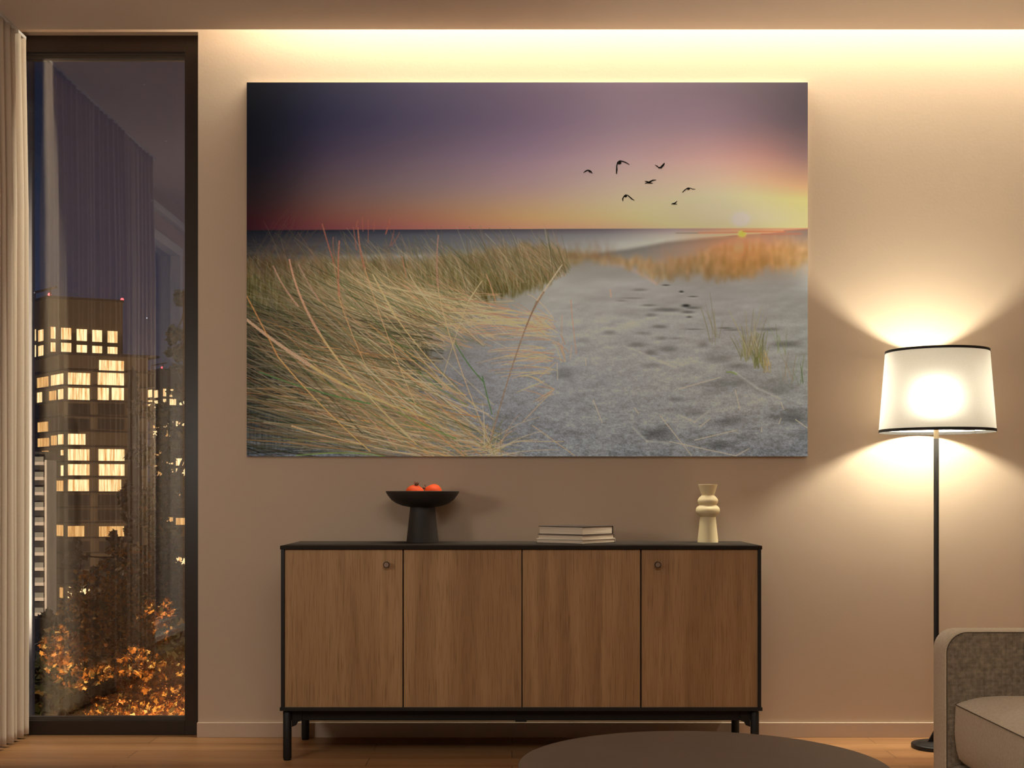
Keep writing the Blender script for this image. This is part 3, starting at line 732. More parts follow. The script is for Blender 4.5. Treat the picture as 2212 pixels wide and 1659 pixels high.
    dep = np.clip((Y-620)/360, 0.05, 1)
    grain = 0.55*noise(HH, WW, 1.6, 2.6)+0.45*noise(HH, WW, 3.2, 7)+0.35*noise(HH, WW, 7, 18)
    sand += (grain*52*dep)[..., None]
    sand += ((RNG.random((HH, WW))-0.5)*24*dep)[..., None]
    sand += (noise(HH, WW, 16, 60)*8+noise(HH, WW, 40, 120)*8)[..., None]
    def z7(x, y): return 1130+x/3.568, 560+y/3.568
    for x, y, rx, ry, a in [(900, 235, 60, 12, .16), (970, 355, 60, 10, .22), (1110, 390, 110, 16, .26), (1255, 358, 32, 12, .6), (1300, 375, 60, 10, .25), (1270, 408, 50, 12, .3), (985, 430, 45, 14, .2), (1050, 520, 60, 14, .2),
                            (1220, 250, 18, 9, .5), (1100, 200, 30, 7, .4), (1310, 288, 36, 6, .35), (1280, 445, 22, 9, .35),
                            (660, 565, 60, 18, .18), (930, 570, 60, 14, .16), (460, 625, 70, 24, .16), (880, 660, 80, 20, .2), (1060, 610, 50, 16, .18), (1120, 690, 80, 26, .2), (985, 722, 50, 24, .2), (1385, 660, 40, 24, .16),
                            (1000, 820, 80, 20, .14), (1490, 772, 110, 32, .18), (1650, 825, 110, 26, .14), (310, 880, 80, 50, .18), (1600, 950, 160, 55, .14), (1930, 985, 170, 60, .18), (1320, 1190, 110, 44, .16), (1190, 1080, 60, 26, .14),
                            (1040, 1340, 120, 60, .22), (1600, 1250, 130, 46, .2), (2080, 1220, 170, 50, .24), (1520, 1430, 110, 36, .18), (2030, 655, 110, 26, .24), (2140, 1360, 90, 60, .16), (1180, 610, 60, 10, .14), (1880, 540, 90, 14, .2), (1560, 530, 60, 8, .24), (1320, 540, 70, 7, .2), (1600, 545, 70, 9, .18), (760, 320, 40, 8, .14), (840, 300, 90, 8, .14)]:
        cx, cy = z7(x, y); u = ((X-cx)/(rx/3.568)); v = ((Y-cy)/(ry/3.568)); g = np.exp(-(u*u+v*v)**1.3)
        g2 = np.exp(-(u*u+(v-1.35)**2*1.8))
        sand = sand*(1-g*a*1.2)[..., None]+(g2*a*44)[..., None]
    h = blur(noise(HH, WW, 34, 90)*1.0+noise(HH, WW, 17, 44)*0.6+noise(HH, WW, 8, 20)*0.28, 2, 3)
    h += 0.5*np.exp(-((X-(1190+(Y-600)*0.55))/120)**2)
    gx = np.gradient(h, axis=1); gy = np.gradient(h, axis=0); rel = blur(gx*16+gy*20, 1, 2)
    sand += np.clip(rel*9, -16, 16)[..., None]*np.array([1.0, 0.96, 0.9])*np.clip((Y-585)/80, 0, 1)[..., None]*np.clip((X-1050)/200, 0.25, 1)[..., None]
    # shore line of the far beach
    shore = np.interp(X[0], [1100, 1250, 1290, 1360, 1440, 1520, 1600, 1660, 1745], [566, 552, 546, 537, 522, 513.5, 506, 503, 494])
    beach = np.clip((Y-shore[None, :])/2.0, 0, 1)
    leftm = np.clip((X-1080)/60, 0, 1)
    duneline = np.interp(X[0], [533, 700, 850, 1000, 1100, 1180], [564, 566, 568, 560, 552, 548])
    low = np.clip((Y-duneline[None, :])/3, 0, 1)
    m = np.where(X > 1130, beach, low)[..., None]
    wet = np.exp(-np.clip(Y-shore[None, :], 0, 99)/9)*np.clip((X-1180)/80, 0, 1)*np.clip((1640-X)/120, 0, 1)
    s2 = sand*(1-0.25*wet[..., None])
    img = img*(1-m)+s2*m
    img = glow(1610, 530, 110, 26, (205, 128, 88), 0.6)(img) if True else img
    img = glow(1603, 505, 9, 7, (222, 196, 70), 0.95, 4)(img)
    # pier and far land
    def hline(x0, x1, y0, y1, h, col, a):
        nonlocal img
        yc = y0+(X-x0)/(x1-x0)*(y1-y0); g = (np.exp(-((Y-yc)/h)**2)*np.clip((X-x0)/6, 0, 1)*np.clip((x1-X)/6, 0, 1)*a)[..., None]
        img = img*(1-g)+np.array(col, float)*g
    hline(1457, 1512, 503.5, 503.5, 1.3, (130, 112, 96), .8); hline(1505, 1598, 503, 502, 1.5, (180, 112, 80), .85); hline(1600, 1700, 500, 500.5, 2.0, (190, 100, 66), .8)
    hline(1640, 1735, 506, 505, 2.2, (168, 92, 70), .6); hline(1690, 1755, 499, 495, 2.0, (140, 92, 76), .8); hline(1578, 1583, 494, 494, 7, (196, 140, 90), .8)
    # crest highlights
    def poly(pts, wd, col, a):
        nonlocal img
        for (xa, ya), (xb, yb) in zip(pts[:-1], pts[1:]):
            L2 = (xb-xa)**2+(yb-ya)**2; tt = np.clip(((X-xa)*(xb-xa)+(Y-ya)*(yb-ya))/L2, 0, 1)
            dd = (X-xa-tt*(xb-xa))**2+(Y-ya-tt*(yb-ya))**2; g = (np.exp(-dd/wd**2)*a)[..., None]
            img = img*(1-g)+np.array(col, float)*g
    poly([(1300, 568), (1350, 574), (1385, 592), (1418, 612)], 4, (190, 150, 132), .5)
    for pl in ([(780, 670), (900, 715), (1060, 790), (1180, 835)], [(1620, 860), (1800, 990), (1980, 1075)], [(840, 1290), (950, 1400), (1130, 1415)], [(1200, 1200), (1320, 1255), (1430, 1170)]):
        poly([z7(*p) for p in pl], 2.6, (166, 154, 142), .5)
    # soft grass masses
    back = [(533, 556), (640, 560), (760, 556), (850, 565), (960, 552), (1060, 538), (1130, 528), (1190, 527), (1250, 545), (1330, 553), (1400, 560), (1440, 575), (1462, 598), (1420, 606), (1390, 590), (1350, 572), (1290, 563),
            (1235, 566), (1205, 592), (1192, 612), (1150, 628), (1040, 650), (950, 682), (900, 700), (930, 760), (900, 840), (860, 900), (760, 930), (700, 950), (620, 960), (533, 985)]
    mk = blur(blur(inside(back, X+noise(HH, WW, 6, 6)*12, Y+noise(HH, WW, 14, 3)*22).astype(float), 3, 2), 3, 2)
    gc = knots([530, 560, 600, 650, 720, 800, 900, 986], [533, 700, 900, 1140, 1300, 1460],
        [[(70, 54, 42), (110, 88, 66), (124, 104, 80), (130, 106, 76), (150, 120, 88), (160, 125, 95)],
         [(78, 60, 40), (118, 95, 66), (124, 104, 70), (122, 102, 66), (150, 118, 80), (165, 125, 88)],
         [(84, 72, 40), (114, 95, 58), (114, 98, 56), (108, 92, 54), (140, 112, 74), (150, 120, 85)],
         [(84, 72, 40), (104, 86, 52), (98, 82, 48), (92, 78, 46), (130, 110, 80), (140, 118, 90)],
         [(60, 52, 34), (88, 74, 48), (88, 76, 54), (110, 98, 82), (120, 108, 98), (120, 108, 98)],
         [(34, 32, 26), (68, 60, 48), (84, 76, 66), (110, 102, 96), (110, 102, 96), (110, 102, 96)],
         [(40, 42, 42), (72, 70, 68), (92, 89, 88), (100, 96, 94), (100, 96, 94), (100, 96, 94)],
         [(62, 63, 67), (86, 86, 88), (100, 98, 98), (95, 92, 92), (95, 92, 92), (95, 92, 92)]], X, Y)
    gc += (noise(HH, WW, 26, 3)*40+noise(HH, WW, 12, 2)*26+noise(HH, WW, 30, 40)*14)[..., None]
    img = img*(1-mk[..., None])+np.clip(gc, 8, 255)*mk[..., None]
    band = [(1400, 572), (1440, 562), (1500, 545), (1540, 530), (1600, 520), (1680, 520), (1745, 516), (1750, 560), (1725, 572), (1690, 582), (1650, 578), (1630, 596), (1600, 598), (1570, 603), (1530, 602), (1500, 592), (1470, 604), (1440, 600), (1415, 588)]
    mb = blur(blur(inside(band, X+noise(HH, WW, 5, 5)*10, Y+noise(HH, WW, 12, 4)*24).astype(float), 4, 3), 4, 3)
    bc = knots([515, 540, 570, 605], [1400, 1500, 1600, 1680, 1745], [[(170, 130, 110), (190, 130, 100), (200, 132, 92), (170, 120, 86), (150, 115, 90)], [(168, 132, 105), (176, 126, 86), (190, 128, 78), (176, 122, 72), (160, 118, 76)],
        [(150, 118, 84), (148, 112, 70), (166, 112, 58), (158, 112, 62), (150, 112, 70)], [(140, 116, 90), (128, 104, 74), (142, 104, 62), (132, 108, 82), (138, 120, 100)]], X, Y)
    bc += (noise(HH, WW, 24, 3)*30+noise(HH, WW, 10, 8)*22)[..., None]
    img = img*(1-mb[..., None]*.9)+bc*mb[..., None]*.9
    # strokes
    cov = np.zeros(HH*WW); flat = np.ascontiguousarray(img.reshape(-1, 3))
    def stroke(pts, w0, w1, col, a, jitter=0):
        pts = np.array(pts, float)
        if len(pts) == 3:
            ln = np.abs(np.diff(pts, axis=0)).sum(); n = max(int(ln/0.7), 4); t = np.linspace(0, 1, n)[:, None]
            c = pts[0]*(1-t)**2+2*pts[1]*t*(1-t)+pts[2]*t*t
        else:
            ln = np.abs(pts[1]-pts[0]).sum(); n = max(int(ln/0.7), 4); t = np.linspace(0, 1, n)[:, None]; c = pts[0]*(1-t)+pts[1]*t
        tg = np.gradient(c, axis=0); tg /= np.maximum(np.hypot(tg[:, 0], tg[:, 1]), 1e-6)[:, None]; nr = np.stack([-tg[:, 1], tg[:, 0]], 1)
        wd = w0+(w1-w0)*t[:, 0]
        if jitter: wd = wd*(1+jitter*(RNG.random(n)-0.5))
        m = max(1, int(math.ceil(max(w0, w1)/0.8)))
        offs = (np.arange(m)-(m-1)/2)/max(m, 1)
        q = (c[:, None, :]+nr[:, None, :]*(offs[None, :, None]*wd[:, None, None])).reshape(-1, 2)
        aa = np.repeat(np.minimum(1, wd/1.0), m)
        x = q[:, 0]-PX0; y = q[:, 1]-PY0; xi = np.floor(x).astype(int); yi = np.floor(y).astype(int); fx = x-xi; fy = y-yi
        ids, ws = [], []
        for dx, dy, ww in ((0, 0, (1-fx)*(1-fy)), (1, 0, fx*(1-fy)), (0, 1, (1-fx)*fy), (1, 1, fx*fy)):
            X_, Y_ = xi+dx, yi+dy; ok = (X_ >= 0) & (X_ < WW) & (Y_ >= 0) & (Y_ < HH); ids.append((Y_*WW+X_)[ok]); ws.append((np.minimum(ww*1.5, 1)*aa)[ok])
        ids = np.concatenate(ids); ws = np.concatenate(ws)
        if len(ids) == 0: return
        np.maximum.at(cov, ids, ws); u = np.unique(ids); g = (cov[u]*a)[:, None]
        cl = np.array(col, float)
        if jitter: cl = cl+((RNG.random(len(u))-0.5)*70*jitter)[:, None]
        flat[u] = flat[u]*(1-g)+cl*g; cov[u] = 0
    R_ = random.Random(5); U = R_.uniform
    # the visible grass fades with height: distant wisps
    for i in range(520):
        x = U(533, 1330); y = np.interp(x, [533, 900, 1130, 1330], [600, 580, 556, 560]); h = U(12, 60)*(1.15 if x < 900 else 0.8)
        stroke([(x, y), (x+U(-4, 4), y-h*.5), (x+U(-14, 12), y-h)], 1.1, .5, (U(95, 140), U(72, 98), U(52, 68)), U(.15, .4))
    for i in range(60):
        x = U(533, 660); y = U(560, 620); stroke([(x, y), (x+U(15, 40), y-40), (x+U(40, 90), y-U(60, 120))], 1.1, .6, (92, 62, 44), .35)
    for i in range(260):
        x = U(1400, 1745); y = U(555, 600); h = U(15, 45); stroke([(x, y), (x+U(-3, 3), y-h*.5), (x+U(-9, 9), y-h)], 1.6, .7, (U(150, 205), U(108, 130), U(62, 88)), U(.12, .3))
    flat2 = flat.reshape(HH, WW, 3); zone = np.clip((605-Y)/40, 0, 1)[..., None]*np.clip((X-540)/60, 0, 1)[..., None]*(Y > 510)[..., None]
    bl = blur(blur(flat2, 2, 2), 1, 1); flat2[:] = flat2*(1-zone)+bl*zone
    zr = np.clip((X-1180)/80, 0, 1)[..., None]*np.clip((612-Y)/12, 0, 1)[..., None]*(Y > 512)[..., None]; flat2[:] = flat2*(1-zr)+blur(blur(flat2, 3, 3), 2, 2)*zr
    straw = [(180, 148, 108), (160, 132, 94), (140, 120, 82), (194, 156, 116), (172, 126, 92), (128, 116, 72), (192, 166, 130), (108, 102, 66), (184, 132, 88), (98, 90, 60)]
    def fade(c, x, y):
        k = np.clip(0.52+(x-533)/560, 0.45, 1.0)*(0.92 if y > 850 else 1); return tuple(v*k for v in c)
    for i in range(1250):                # mid-distance tussocks
        x = U(560, 1235); ylim = np.interp(x, [560, 900, 1040, 1150, 1235], [760, 700, 655, 630, 590]); y = U(575, ylim); ln = U(35, 105); an = math.radians(U(35, 85))
        c = R_.choice(straw); k = U(.62, .95); stroke([(x, y), (x-ln*.45*math.cos(an)-2, y-ln*.6*math.sin(an)), (x-ln*math.cos(an)*1.15, y-ln*math.sin(an))], 1.2, .6, fade((c[0]*k, c[1]*k, c[2]*k), x, y), U(.25, .6))
    def top(x):                          # height the leaning blades reach at a given place
        return np.interp(x, [533, 640, 760, 900, 1000, 1060], [600, 585, 580, 600, 630, 650])
    for i in range(700):                 # grass bending left behind the main clump
        x = U(690, 1060)+U(-40, 60); y = U(650, 775)-(x-700)*.06; ln = U(80, 210); an = math.radians(U(12, 58)); c = fade(R_.choice(straw), x-ln*.5, y)
        ex, ey = x-ln*math.cos(an), y-ln*math.sin(an); ey = max(ey, top(ex)+U(-22, 40))
        stroke([(x, y), (x+(ex-x)*.55, y+(ey-y)*.42), (ex, ey)], 1.3, .7, c, U(.3, .7))
    for i in range(820):                # low dark to straw blades at the bottom left
        x = U(540, 960); y = 700+300*U(0, 1)**1.35; ln = U(90, 320); an = math.radians(U(-6, 26)); c = R_.choice(straw); k = U(.35, .95)
        if U(0, 1) < .12: c = (70, 84, 50)
        stroke([(x, y), (x-ln*.5*math.cos(an), y-ln*.5*math.sin(an)-U(-10, 14)), (x-ln*math.cos(an), y-ln*math.sin(an))], 1.4, .8, fade((c[0]*k, c[1]*k, c[2]*k), x-ln*.5, y), U(.35, .8))
    roots = [(1062, 975), (1010, 955), (960, 940), (905, 925), (1040, 915), (985, 880), (930, 830), (850, 940), (880, 780), (800, 900)]
    for i in range(640):                 # main clump blown to the upper left
        rx, ry = R_.choice(roots); x = rx+U(-100, 30); y = min(ry+U(-50, 50), 992); ln = U(130, 430); an = math.radians(U(2, 50)); c = R_.choice(straw[:8]); k = U(.75, 1.12)
        if U(0, 1) < .035: c = (78, 100, 50)
        if U(0, 1) < .14: c = (200, 132, 76)
        ex, ey = x-ln*math.cos(an), y-ln*math.sin(an); ey = max(ey, top(ex)+U(-12, 70)); cv = U(-.05, .09)*ln
        stroke([(x, y), ((x+ex)/2, (y+ey)/2+cv), (ex, ey)], U(1.1, 2.0), .7, fade((c[0]*k, c[1]*k, c[2]*k), x-ln*.6, y-ln*.3), U(.4, .85))
    for i in range(70):                  # fans at the foot of the clump and over the sand
        rx, ry = R_.choice([(1062, 975), (1070, 985), (1050, 965)]); ln = U(20, 150); an = math.radians(U(-30, 200)); c = R_.choice(straw)
        stroke([(rx+U(-14, 14), ry+U(-6, 6)), (rx+ln*.5*math.cos(an), ry-ln*.5*math.sin(an)-6), (rx+ln*math.cos(an), ry-ln*math.sin(an)*.7)], 1.2, .7, c, .6)
    for rx, ry, n, lo, hi, a0, a1 in [(1198, 710, 34, 20, 90, 125, 195), (1196, 770, 16, 50, 150, 165, 198), (1192, 720, 18, 60, 180, 168, 190), (1200, 790, 12, 40, 130, 172, 200), (1198, 838, 7, 30, 80, 150, 215), (1240, 765, 9, 20, 60, 85, 190), (1150, 700, 24, 60, 200, 164, 186), (1120, 690, 20, 60, 170, 168, 192)]:
        for i in range(n):
            ln = U(lo, hi); an = math.radians(U(a0, a1)); x = rx+U(-34, 6); y = ry+U(-24, 18); c = R_.choice([(196, 146, 108), (200, 158, 116), (184, 128, 94), (178, 150, 104), (160, 118, 90)])
            stroke([(x, y), (x+ln*.5*math.cos(an), y-ln*.5*math.sin(an)-U(2, 10)), (x+ln*math.cos(an), y-ln*math.sin(an)*.8)], 1.4, .7, c, U(.5, .85))
    for rx, ry, n, lo, hi, c in [(1640, 790, 46, 15, 75, (104, 98, 56)), (1612, 775, 26, 15, 60, (116, 106, 66)), (1625, 765, 24, 30, 110, (138, 122, 92)), (1722, 826, 5, 30, 66, (86, 100, 62)), (1546, 738, 8, 30, 100, (128, 114, 86)), (1690, 765, 6, 30, 80, (104, 108, 76)), (1655, 800, 14, 10, 40, (150, 120, 70)), (1705, 822, 6, 20, 110, (140, 120, 96))]:
        for i in range(n):
            ln = U(lo, hi); an = math.radians(U(72, 112)); x = rx+U(-12, 14); y = ry+U(-14, 8); k = U(.8, 1.2)
            stroke([(x, y), (x+ln*.5*math.cos(an), y-ln*.5*math.sin(an)), (x+ln*math.cos(an)*1.3, y-ln*math.sin(an))], 1.6, .7, tuple(v*k for v in c), U(.3, .75))
    # single stems and seed heads that can be picked out
    red, tan = (150, 82, 62), (196, 150, 122)
    for pts, w0, w1, c, a in [
        ([(530, 688), (600, 745), (672, 790)], 6, 9, (176, 130, 100), .9), ([(672, 790), (760, 850), (930, 905)], 6, 2, (196, 142, 88), .85),
        ([(625, 560), (640, 640), (690, 720)], 3, 6.5, (188, 128, 98), .85), ([(690, 720), (760, 830), (900, 960)], 5, 1.5, (196, 146, 96), .8),
        ([(590, 574), (612, 625), (645, 662)], 2.5, 4, (170, 122, 98), .75), ([(645, 572), (668, 618), (690, 650)], 2, 3.5, (160, 118, 98), .7),
        ([(696, 484), (706, 520), (722, 570)], 3.5, 2.5, red, .8), ([(722, 570), (730, 630), (760, 720)], 2, 1.2, (160, 112, 80), .7),
        ([(773, 492), (776, 540), (788, 580)], 3.2, 3.2, (158, 92, 68), .85), ([(788, 580), (830, 720), (900, 880)], 2, 1.4, (188, 140, 96), .75),
        ([(733, 520), (729, 560), (732, 640)], 3, 3.5, (168, 96, 70), .8), ([(732, 640), (745, 690), (790, 790)], 2, 1.2, (190, 140, 92), .7),
        ([(947, 508), (941, 560), (946, 620)], 2.2, 3, (160, 110, 90), .8), ([(946, 620), (960, 720), (1060, 965)], 2, 2, (190, 144, 104), .8),
        ([(1214, 572), (1188, 610), (1160, 650)], 2, 5, (188, 160, 128), .85), ([(1160, 650), (1110, 760), (1058, 960)], 3, 2, (128, 98, 76), .85), ([(1175, 630), (1150, 670), (1136, 706)], 4, 1.5, (120, 86, 62), .7),
        ([(843, 473), (839, 488), (833, 506)], 2.5, 3.2, red, .8), ([(783, 470), (783, 482), (784, 500)], 2.4, 2, red, .6), ([(795, 474), (796, 495), (795, 525)], 2.2, 1.8, red, .6), ([(809, 478), (809, 488), (807, 500)], 2.6, 1.6, red, .5), ([(773, 476), (770, 486), (769, 495)], 3, 2, red, .6),
        ([(763, 490), (768, 520), (770, 540)], 3, 2, (150, 84, 66), .6), ([(851, 498), (848, 515), (842, 532)], 2, 2.6, red, .55), ([(863, 502), (856, 518), (846, 530)], 1.8, 2.4, red, .5), ([(720, 512), (718, 530), (722, 550)], 3, 2, (150, 86, 66), .5),
        ([(805, 592), (824, 630), (852, 680)], 2, 4.5, (196, 152, 104), .85), ([(852, 680), (920, 780), (1030, 880)], 2.5, 1.3, (196, 150, 100), .8), ([(868, 553), (874, 580), (878, 600)], 2.4, 2, (178, 112, 82), .6),
        ([(1041, 607), (1025, 630), (1012, 650)], 1.5, 3, (190, 160, 118), .7), ([(1012, 650), (985, 720), (955, 820)], 1.6, 1.2, (180, 150, 108), .6), ([(1050, 592), (1062, 620), (1070, 650)], 1.6, 2.6, (196, 134, 96), .6),
        ([(983, 740), (1010, 790), (1045, 825)], 1.4, 2.2, (66, 92, 46), .9), ([(1042, 812), (1050, 850), (1063, 895)], 2.4, 1.4, (70, 96, 52), .9), ([(560, 803), (680, 850), (800, 872)], 2, 3.4, (70, 98, 50), .85), ([(860, 890), (930, 925), (985, 948)], 1.6, 2.8, (92, 112, 52), .8), ([(640, 984), (760, 972), (830, 986)], 2.2, 2.2, (104, 118, 50), .8), ([(900, 800), (950, 845), (1010, 875)], 1.5, 2, (98, 110, 58), .8),
        ([(533, 640), (560, 690), (600, 770)], 2.5, 3, (190, 120, 66), .7), ([(600, 770), (690, 880), (800, 975)], 2.6, 1.6, (200, 136, 76), .75), ([(628, 455), (626, 470), (622, 490)], 1.8, 1.5, (80, 30, 30), .7), ([(630, 920), (690, 940), (780, 960)], 4, 2, (190, 136, 92), .8),
        ([(1233, 648), (1236, 690), (1245, 765)], 2, 1.3, (178, 122, 92), .6), ([(1214, 680), (1213, 720), (1215, 760)], 1.6, 1.2, (178, 130, 100), .5), ([(1318, 625), (1319, 632), (1320, 642)], 3, 4, (196, 140, 112), .5)]:
        stroke(pts, w0*.8, w1*.8, c, a, 0.6 if max(w0, w1) > 2.4 else 0)
    for a_, b_ in [((540, 1085), (610, 1260)), ((1055, 1205), (1300, 1515)), ((1130, 1405), (1640, 1515)), ((1320, 1395), (1650, 1315)), ((1365, 1290), (1440, 1230)), ((1635, 1005), (1672, 1160)), ((70, 1280), (400, 1515)), ((0, 1405), (310, 1405)),
                   ((1640, 1515), (1740, 1460)), ((480, 760), (483, 815)), ((262, 800), (266, 930)), ((1985, 1100), (2010, 1160)), ((1840, 1295), (1835, 1330)), ((2100, 1235), (2190, 1300)), ((1970, 1270), (1988, 1225)), ((860, 1145), (890, 1190)), ((1200, 1000), (1520, 910)), ((50, 900), (240, 1000)), ((240, 1000), (100, 1085)), ((230, 1010), (0, 1250)), ((130, 905), (250, 795))]:
        stroke([z7(*a_), z7(*b_)], 1.5, 1.0, (184, 168, 132) if a_[0] > 250 else (176, 140, 104), .7)
    stroke([z7(1570, 870), z7(1620, 865), z7(1645, 890)], 2, 1.5, (110, 128, 50), .8)
    return np.clip(flat.reshape(HH, WW, 3), 2, 250)

def s2l(a):
    a = a/255.0; return np.where(a <= 0.04045, a/12.92, ((a+0.055)/1.055)**2.4)

# light measured down the print; its inverse is put into the ink colours
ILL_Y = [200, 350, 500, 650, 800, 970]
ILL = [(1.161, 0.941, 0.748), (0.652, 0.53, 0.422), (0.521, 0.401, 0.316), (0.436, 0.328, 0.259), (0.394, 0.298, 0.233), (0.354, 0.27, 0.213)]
CAL = False
def picture():
    d = 4.828; z = lambda y: zat(y, d); x = lambda p: (p-CX)*d/F
    cx, cz = (PX0+PX1)/2, (PY0+PY1)/2
    o_loc = Vector((x(cx), d-DW, z(cz)))
    t = thing('wall_picture', 'wide frameless print of a dune beach at sunset hanging on the wall', 'picture', o_loc)
    xs, ys = d/F, d/F
    hx, hz = (PX1-PX0)/2*xs, (PY1-PY0)/2*ys
    MB().box(-hx, hx, 0.0012, 0.0215, -hz, hz).build('backing_board', mat('print_edge', (0.30, 0.24, 0.20), 0.6, noise=(30, 0.1)), t)
    art = make_art() if not CAL else np.full((HH, WW, 3), 188.0)
    A = s2l(art)
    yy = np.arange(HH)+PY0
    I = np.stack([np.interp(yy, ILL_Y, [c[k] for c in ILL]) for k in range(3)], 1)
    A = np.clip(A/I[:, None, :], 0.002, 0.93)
    split = 284
    def grid(r0, r1, st, yoff=0.0):
        rows = np.arange(r0, r1+1, st); cols = np.arange(0, WW, st)
        gx, gz = np.meshgrid(cols*xs-hx, hz-rows*ys)
        n, m = gx.shape
        co = np.stack([gx, np.full_like(gx, yoff), gz], -1).reshape(-1, 3)
        i = np.arange(n*m).reshape(n, m); q = np.stack([i[:-1, :-1], i[1:, :-1], i[1:, 1:], i[:-1, 1:]], -1).reshape(-1, 4)
        return co, q, A[rows][:, cols].reshape(-1, 3)
    c1, q1, a1 = grid(0, split, 4); c2, q2, a2 = grid(split, HH-1, 1)
    # birds, printed on the sky: tapered dark shapes
    def z5(px_, py_): return ((1130+px_/3.568-PX0)*xs-hx, hz-(170+py_/3.568-PY0)*ys)
    bv, bf = [], []
    def ribbon(pts, ws):
        n0 = len(bv); P_ = [np.array(z5(*p)) for p in pts]; n = len(P_)
        for i, p in enumerate(P_):
            tg = P_[min(i+1, n-1)]-P_[max(i-1, 0)]; tg /= np.hypot(*tg); nr = np.array([-tg[1], tg[0]])*ws[i]*xs/3.568/2
            bv.append((p[0]+nr[0], -0.0001, p[1]+nr[1])); bv.append((p[0]-nr[0], -0.0001, p[1]-nr[1]))
        for i in range(n-1): bf.append((n0+2*i, n0+2*i+1, n0+2*i+3, n0+2*i+2))
    def blob(px_, py_, rx, ry):
        n0 = len(bv); c = z5(px_, py_); k = xs/3.568
        for i in range(12):
            a = 2*PI*i/12; bv.append((c[0]+rx*k*math.cos(a), -0.00012, c[1]+ry*k*math.sin(a)))
        for i in range(1, 11, 1): bf.append((n0, n0+i, n0+i+1, n0+i+1))
    ribbon([(464, 725), (480, 714), (497, 705), (510, 710), (522, 716), (536, 732)], [3, 10, 9, 14, 12, 2]); blob(514, 715, 9, 8)
    ribbon([(720, 735), (722, 700), (722, 670), (730, 645), (745, 633), (765, 636), (790, 645), (820, 661)], [6, 12, 8, 12, 10, 9, 8, 4]); blob(742, 648, 16, 13)
    ribbon([(1016, 664), (1030, 672), (1044, 684), (1060, 684), (1072, 674), (1084, 660), (1091, 648)], [3, 7, 8, 12, 16, 14, 3]); blob(1056, 686, 17, 6)
    ribbon([(937, 790), (952, 792), (968, 799), (982, 792), (1000, 783), (1026, 780)], [3, 8, 12, 12, 10, 4]); ribbon([(938, 809), (950, 803), (975, 803), (1000, 806)], [3, 8, 10, 4])
    ribbon([(1226, 878), (1240, 864), (1256, 850), (1272, 843), (1290, 844), (1308, 851), (1328, 851)], [4, 8, 7, 9, 6, 6, 3]); blob(1274, 849, 12, 8)
    ribbon([(770, 944), (767, 928), (776, 908), (790, 896), (806, 898), (822, 912), (840, 928), (859, 938)], [5, 10, 8, 9, 7, 9, 9, 3]); blob(789, 905, 13, 10)
    ribbon([(1142, 968), (1152, 962), (1165, 962), (1175, 956), (1188, 942)], [3, 7, 10, 9, 3]); ribbon([(1150, 965), (1168, 966), (1188, 967)], [5, 8, 3])
    bf = [tuple(f) if f[2] != f[3] else (f[0], f[1], f[2]) for f in bf]
    bt = [f for f in bf if len(f) == 3]; bq = [f for f in bf if len(f) == 4]
    co = np.concatenate([c1, c2, np.array(bv)]); n1, n2 = len(c1), len(c1)+len(c2)
    quads = np.concatenate([q1, q2+n1, np.array(bq)+n2]); tris = np.array(bt)+n2
    col = np.concatenate([a1, a2, np.full((len(bv), 3), 0.004)])
    me = bpy.data.meshes.new('printed_sheet')
    me.vertices.add(len(co)); me.vertices.foreach_set('co', co.astype(np.float32).ravel())
    loops = np.concatenate([quads.ravel(), tris.ravel()]).astype(np.int32)
    me.loops.add(len(loops)); me.loops.foreach_set('vertex_index', loops)
    nq, ntq = len(quads), len(tris)
    start = np.concatenate([np.arange(nq)*4, nq*4+np.arange(ntq)*3]).astype(np.int32)
    me.polygons.add(nq+ntq); me.polygons.foreach_set('loop_start', start)
    me.update(calc_edges=True)
    at = me.color_attributes.new('ink', 'FLOAT_COLOR', 'POINT')
    at.data.foreach_set('color', np.concatenate([col, np.ones((len(col), 1))], 1).astype(np.float32).ravel())
    m = bpy.data.materials.new('printed_photograph'); m.use_nodes = True; nt = m.node_tree; bs = nt.nodes['Principled BSDF']
    vc = nt.nodes.new('ShaderNodeVertexColor'); vc.layer_name = 'ink'
    nt.links.new(vc.outputs[0], bs.inputs['Base Color']); bs.inputs['Roughness'].default_value = 0.75; bs.inputs['Specular IOR Level'].default_value = 0.12
    me.materials.append(m)
    o = bpy.data.objects.new('printed_sheet', me); C.objects.link(o); o.parent = t
picture()

# ------------------------------------------------------------------ outside: the night city
tag(MB().box(-700, 300, 1.5, 900, -24, -23).build('city_ground', M['ground']), 'dark ground of the city below the window', 'ground', kind='structure')

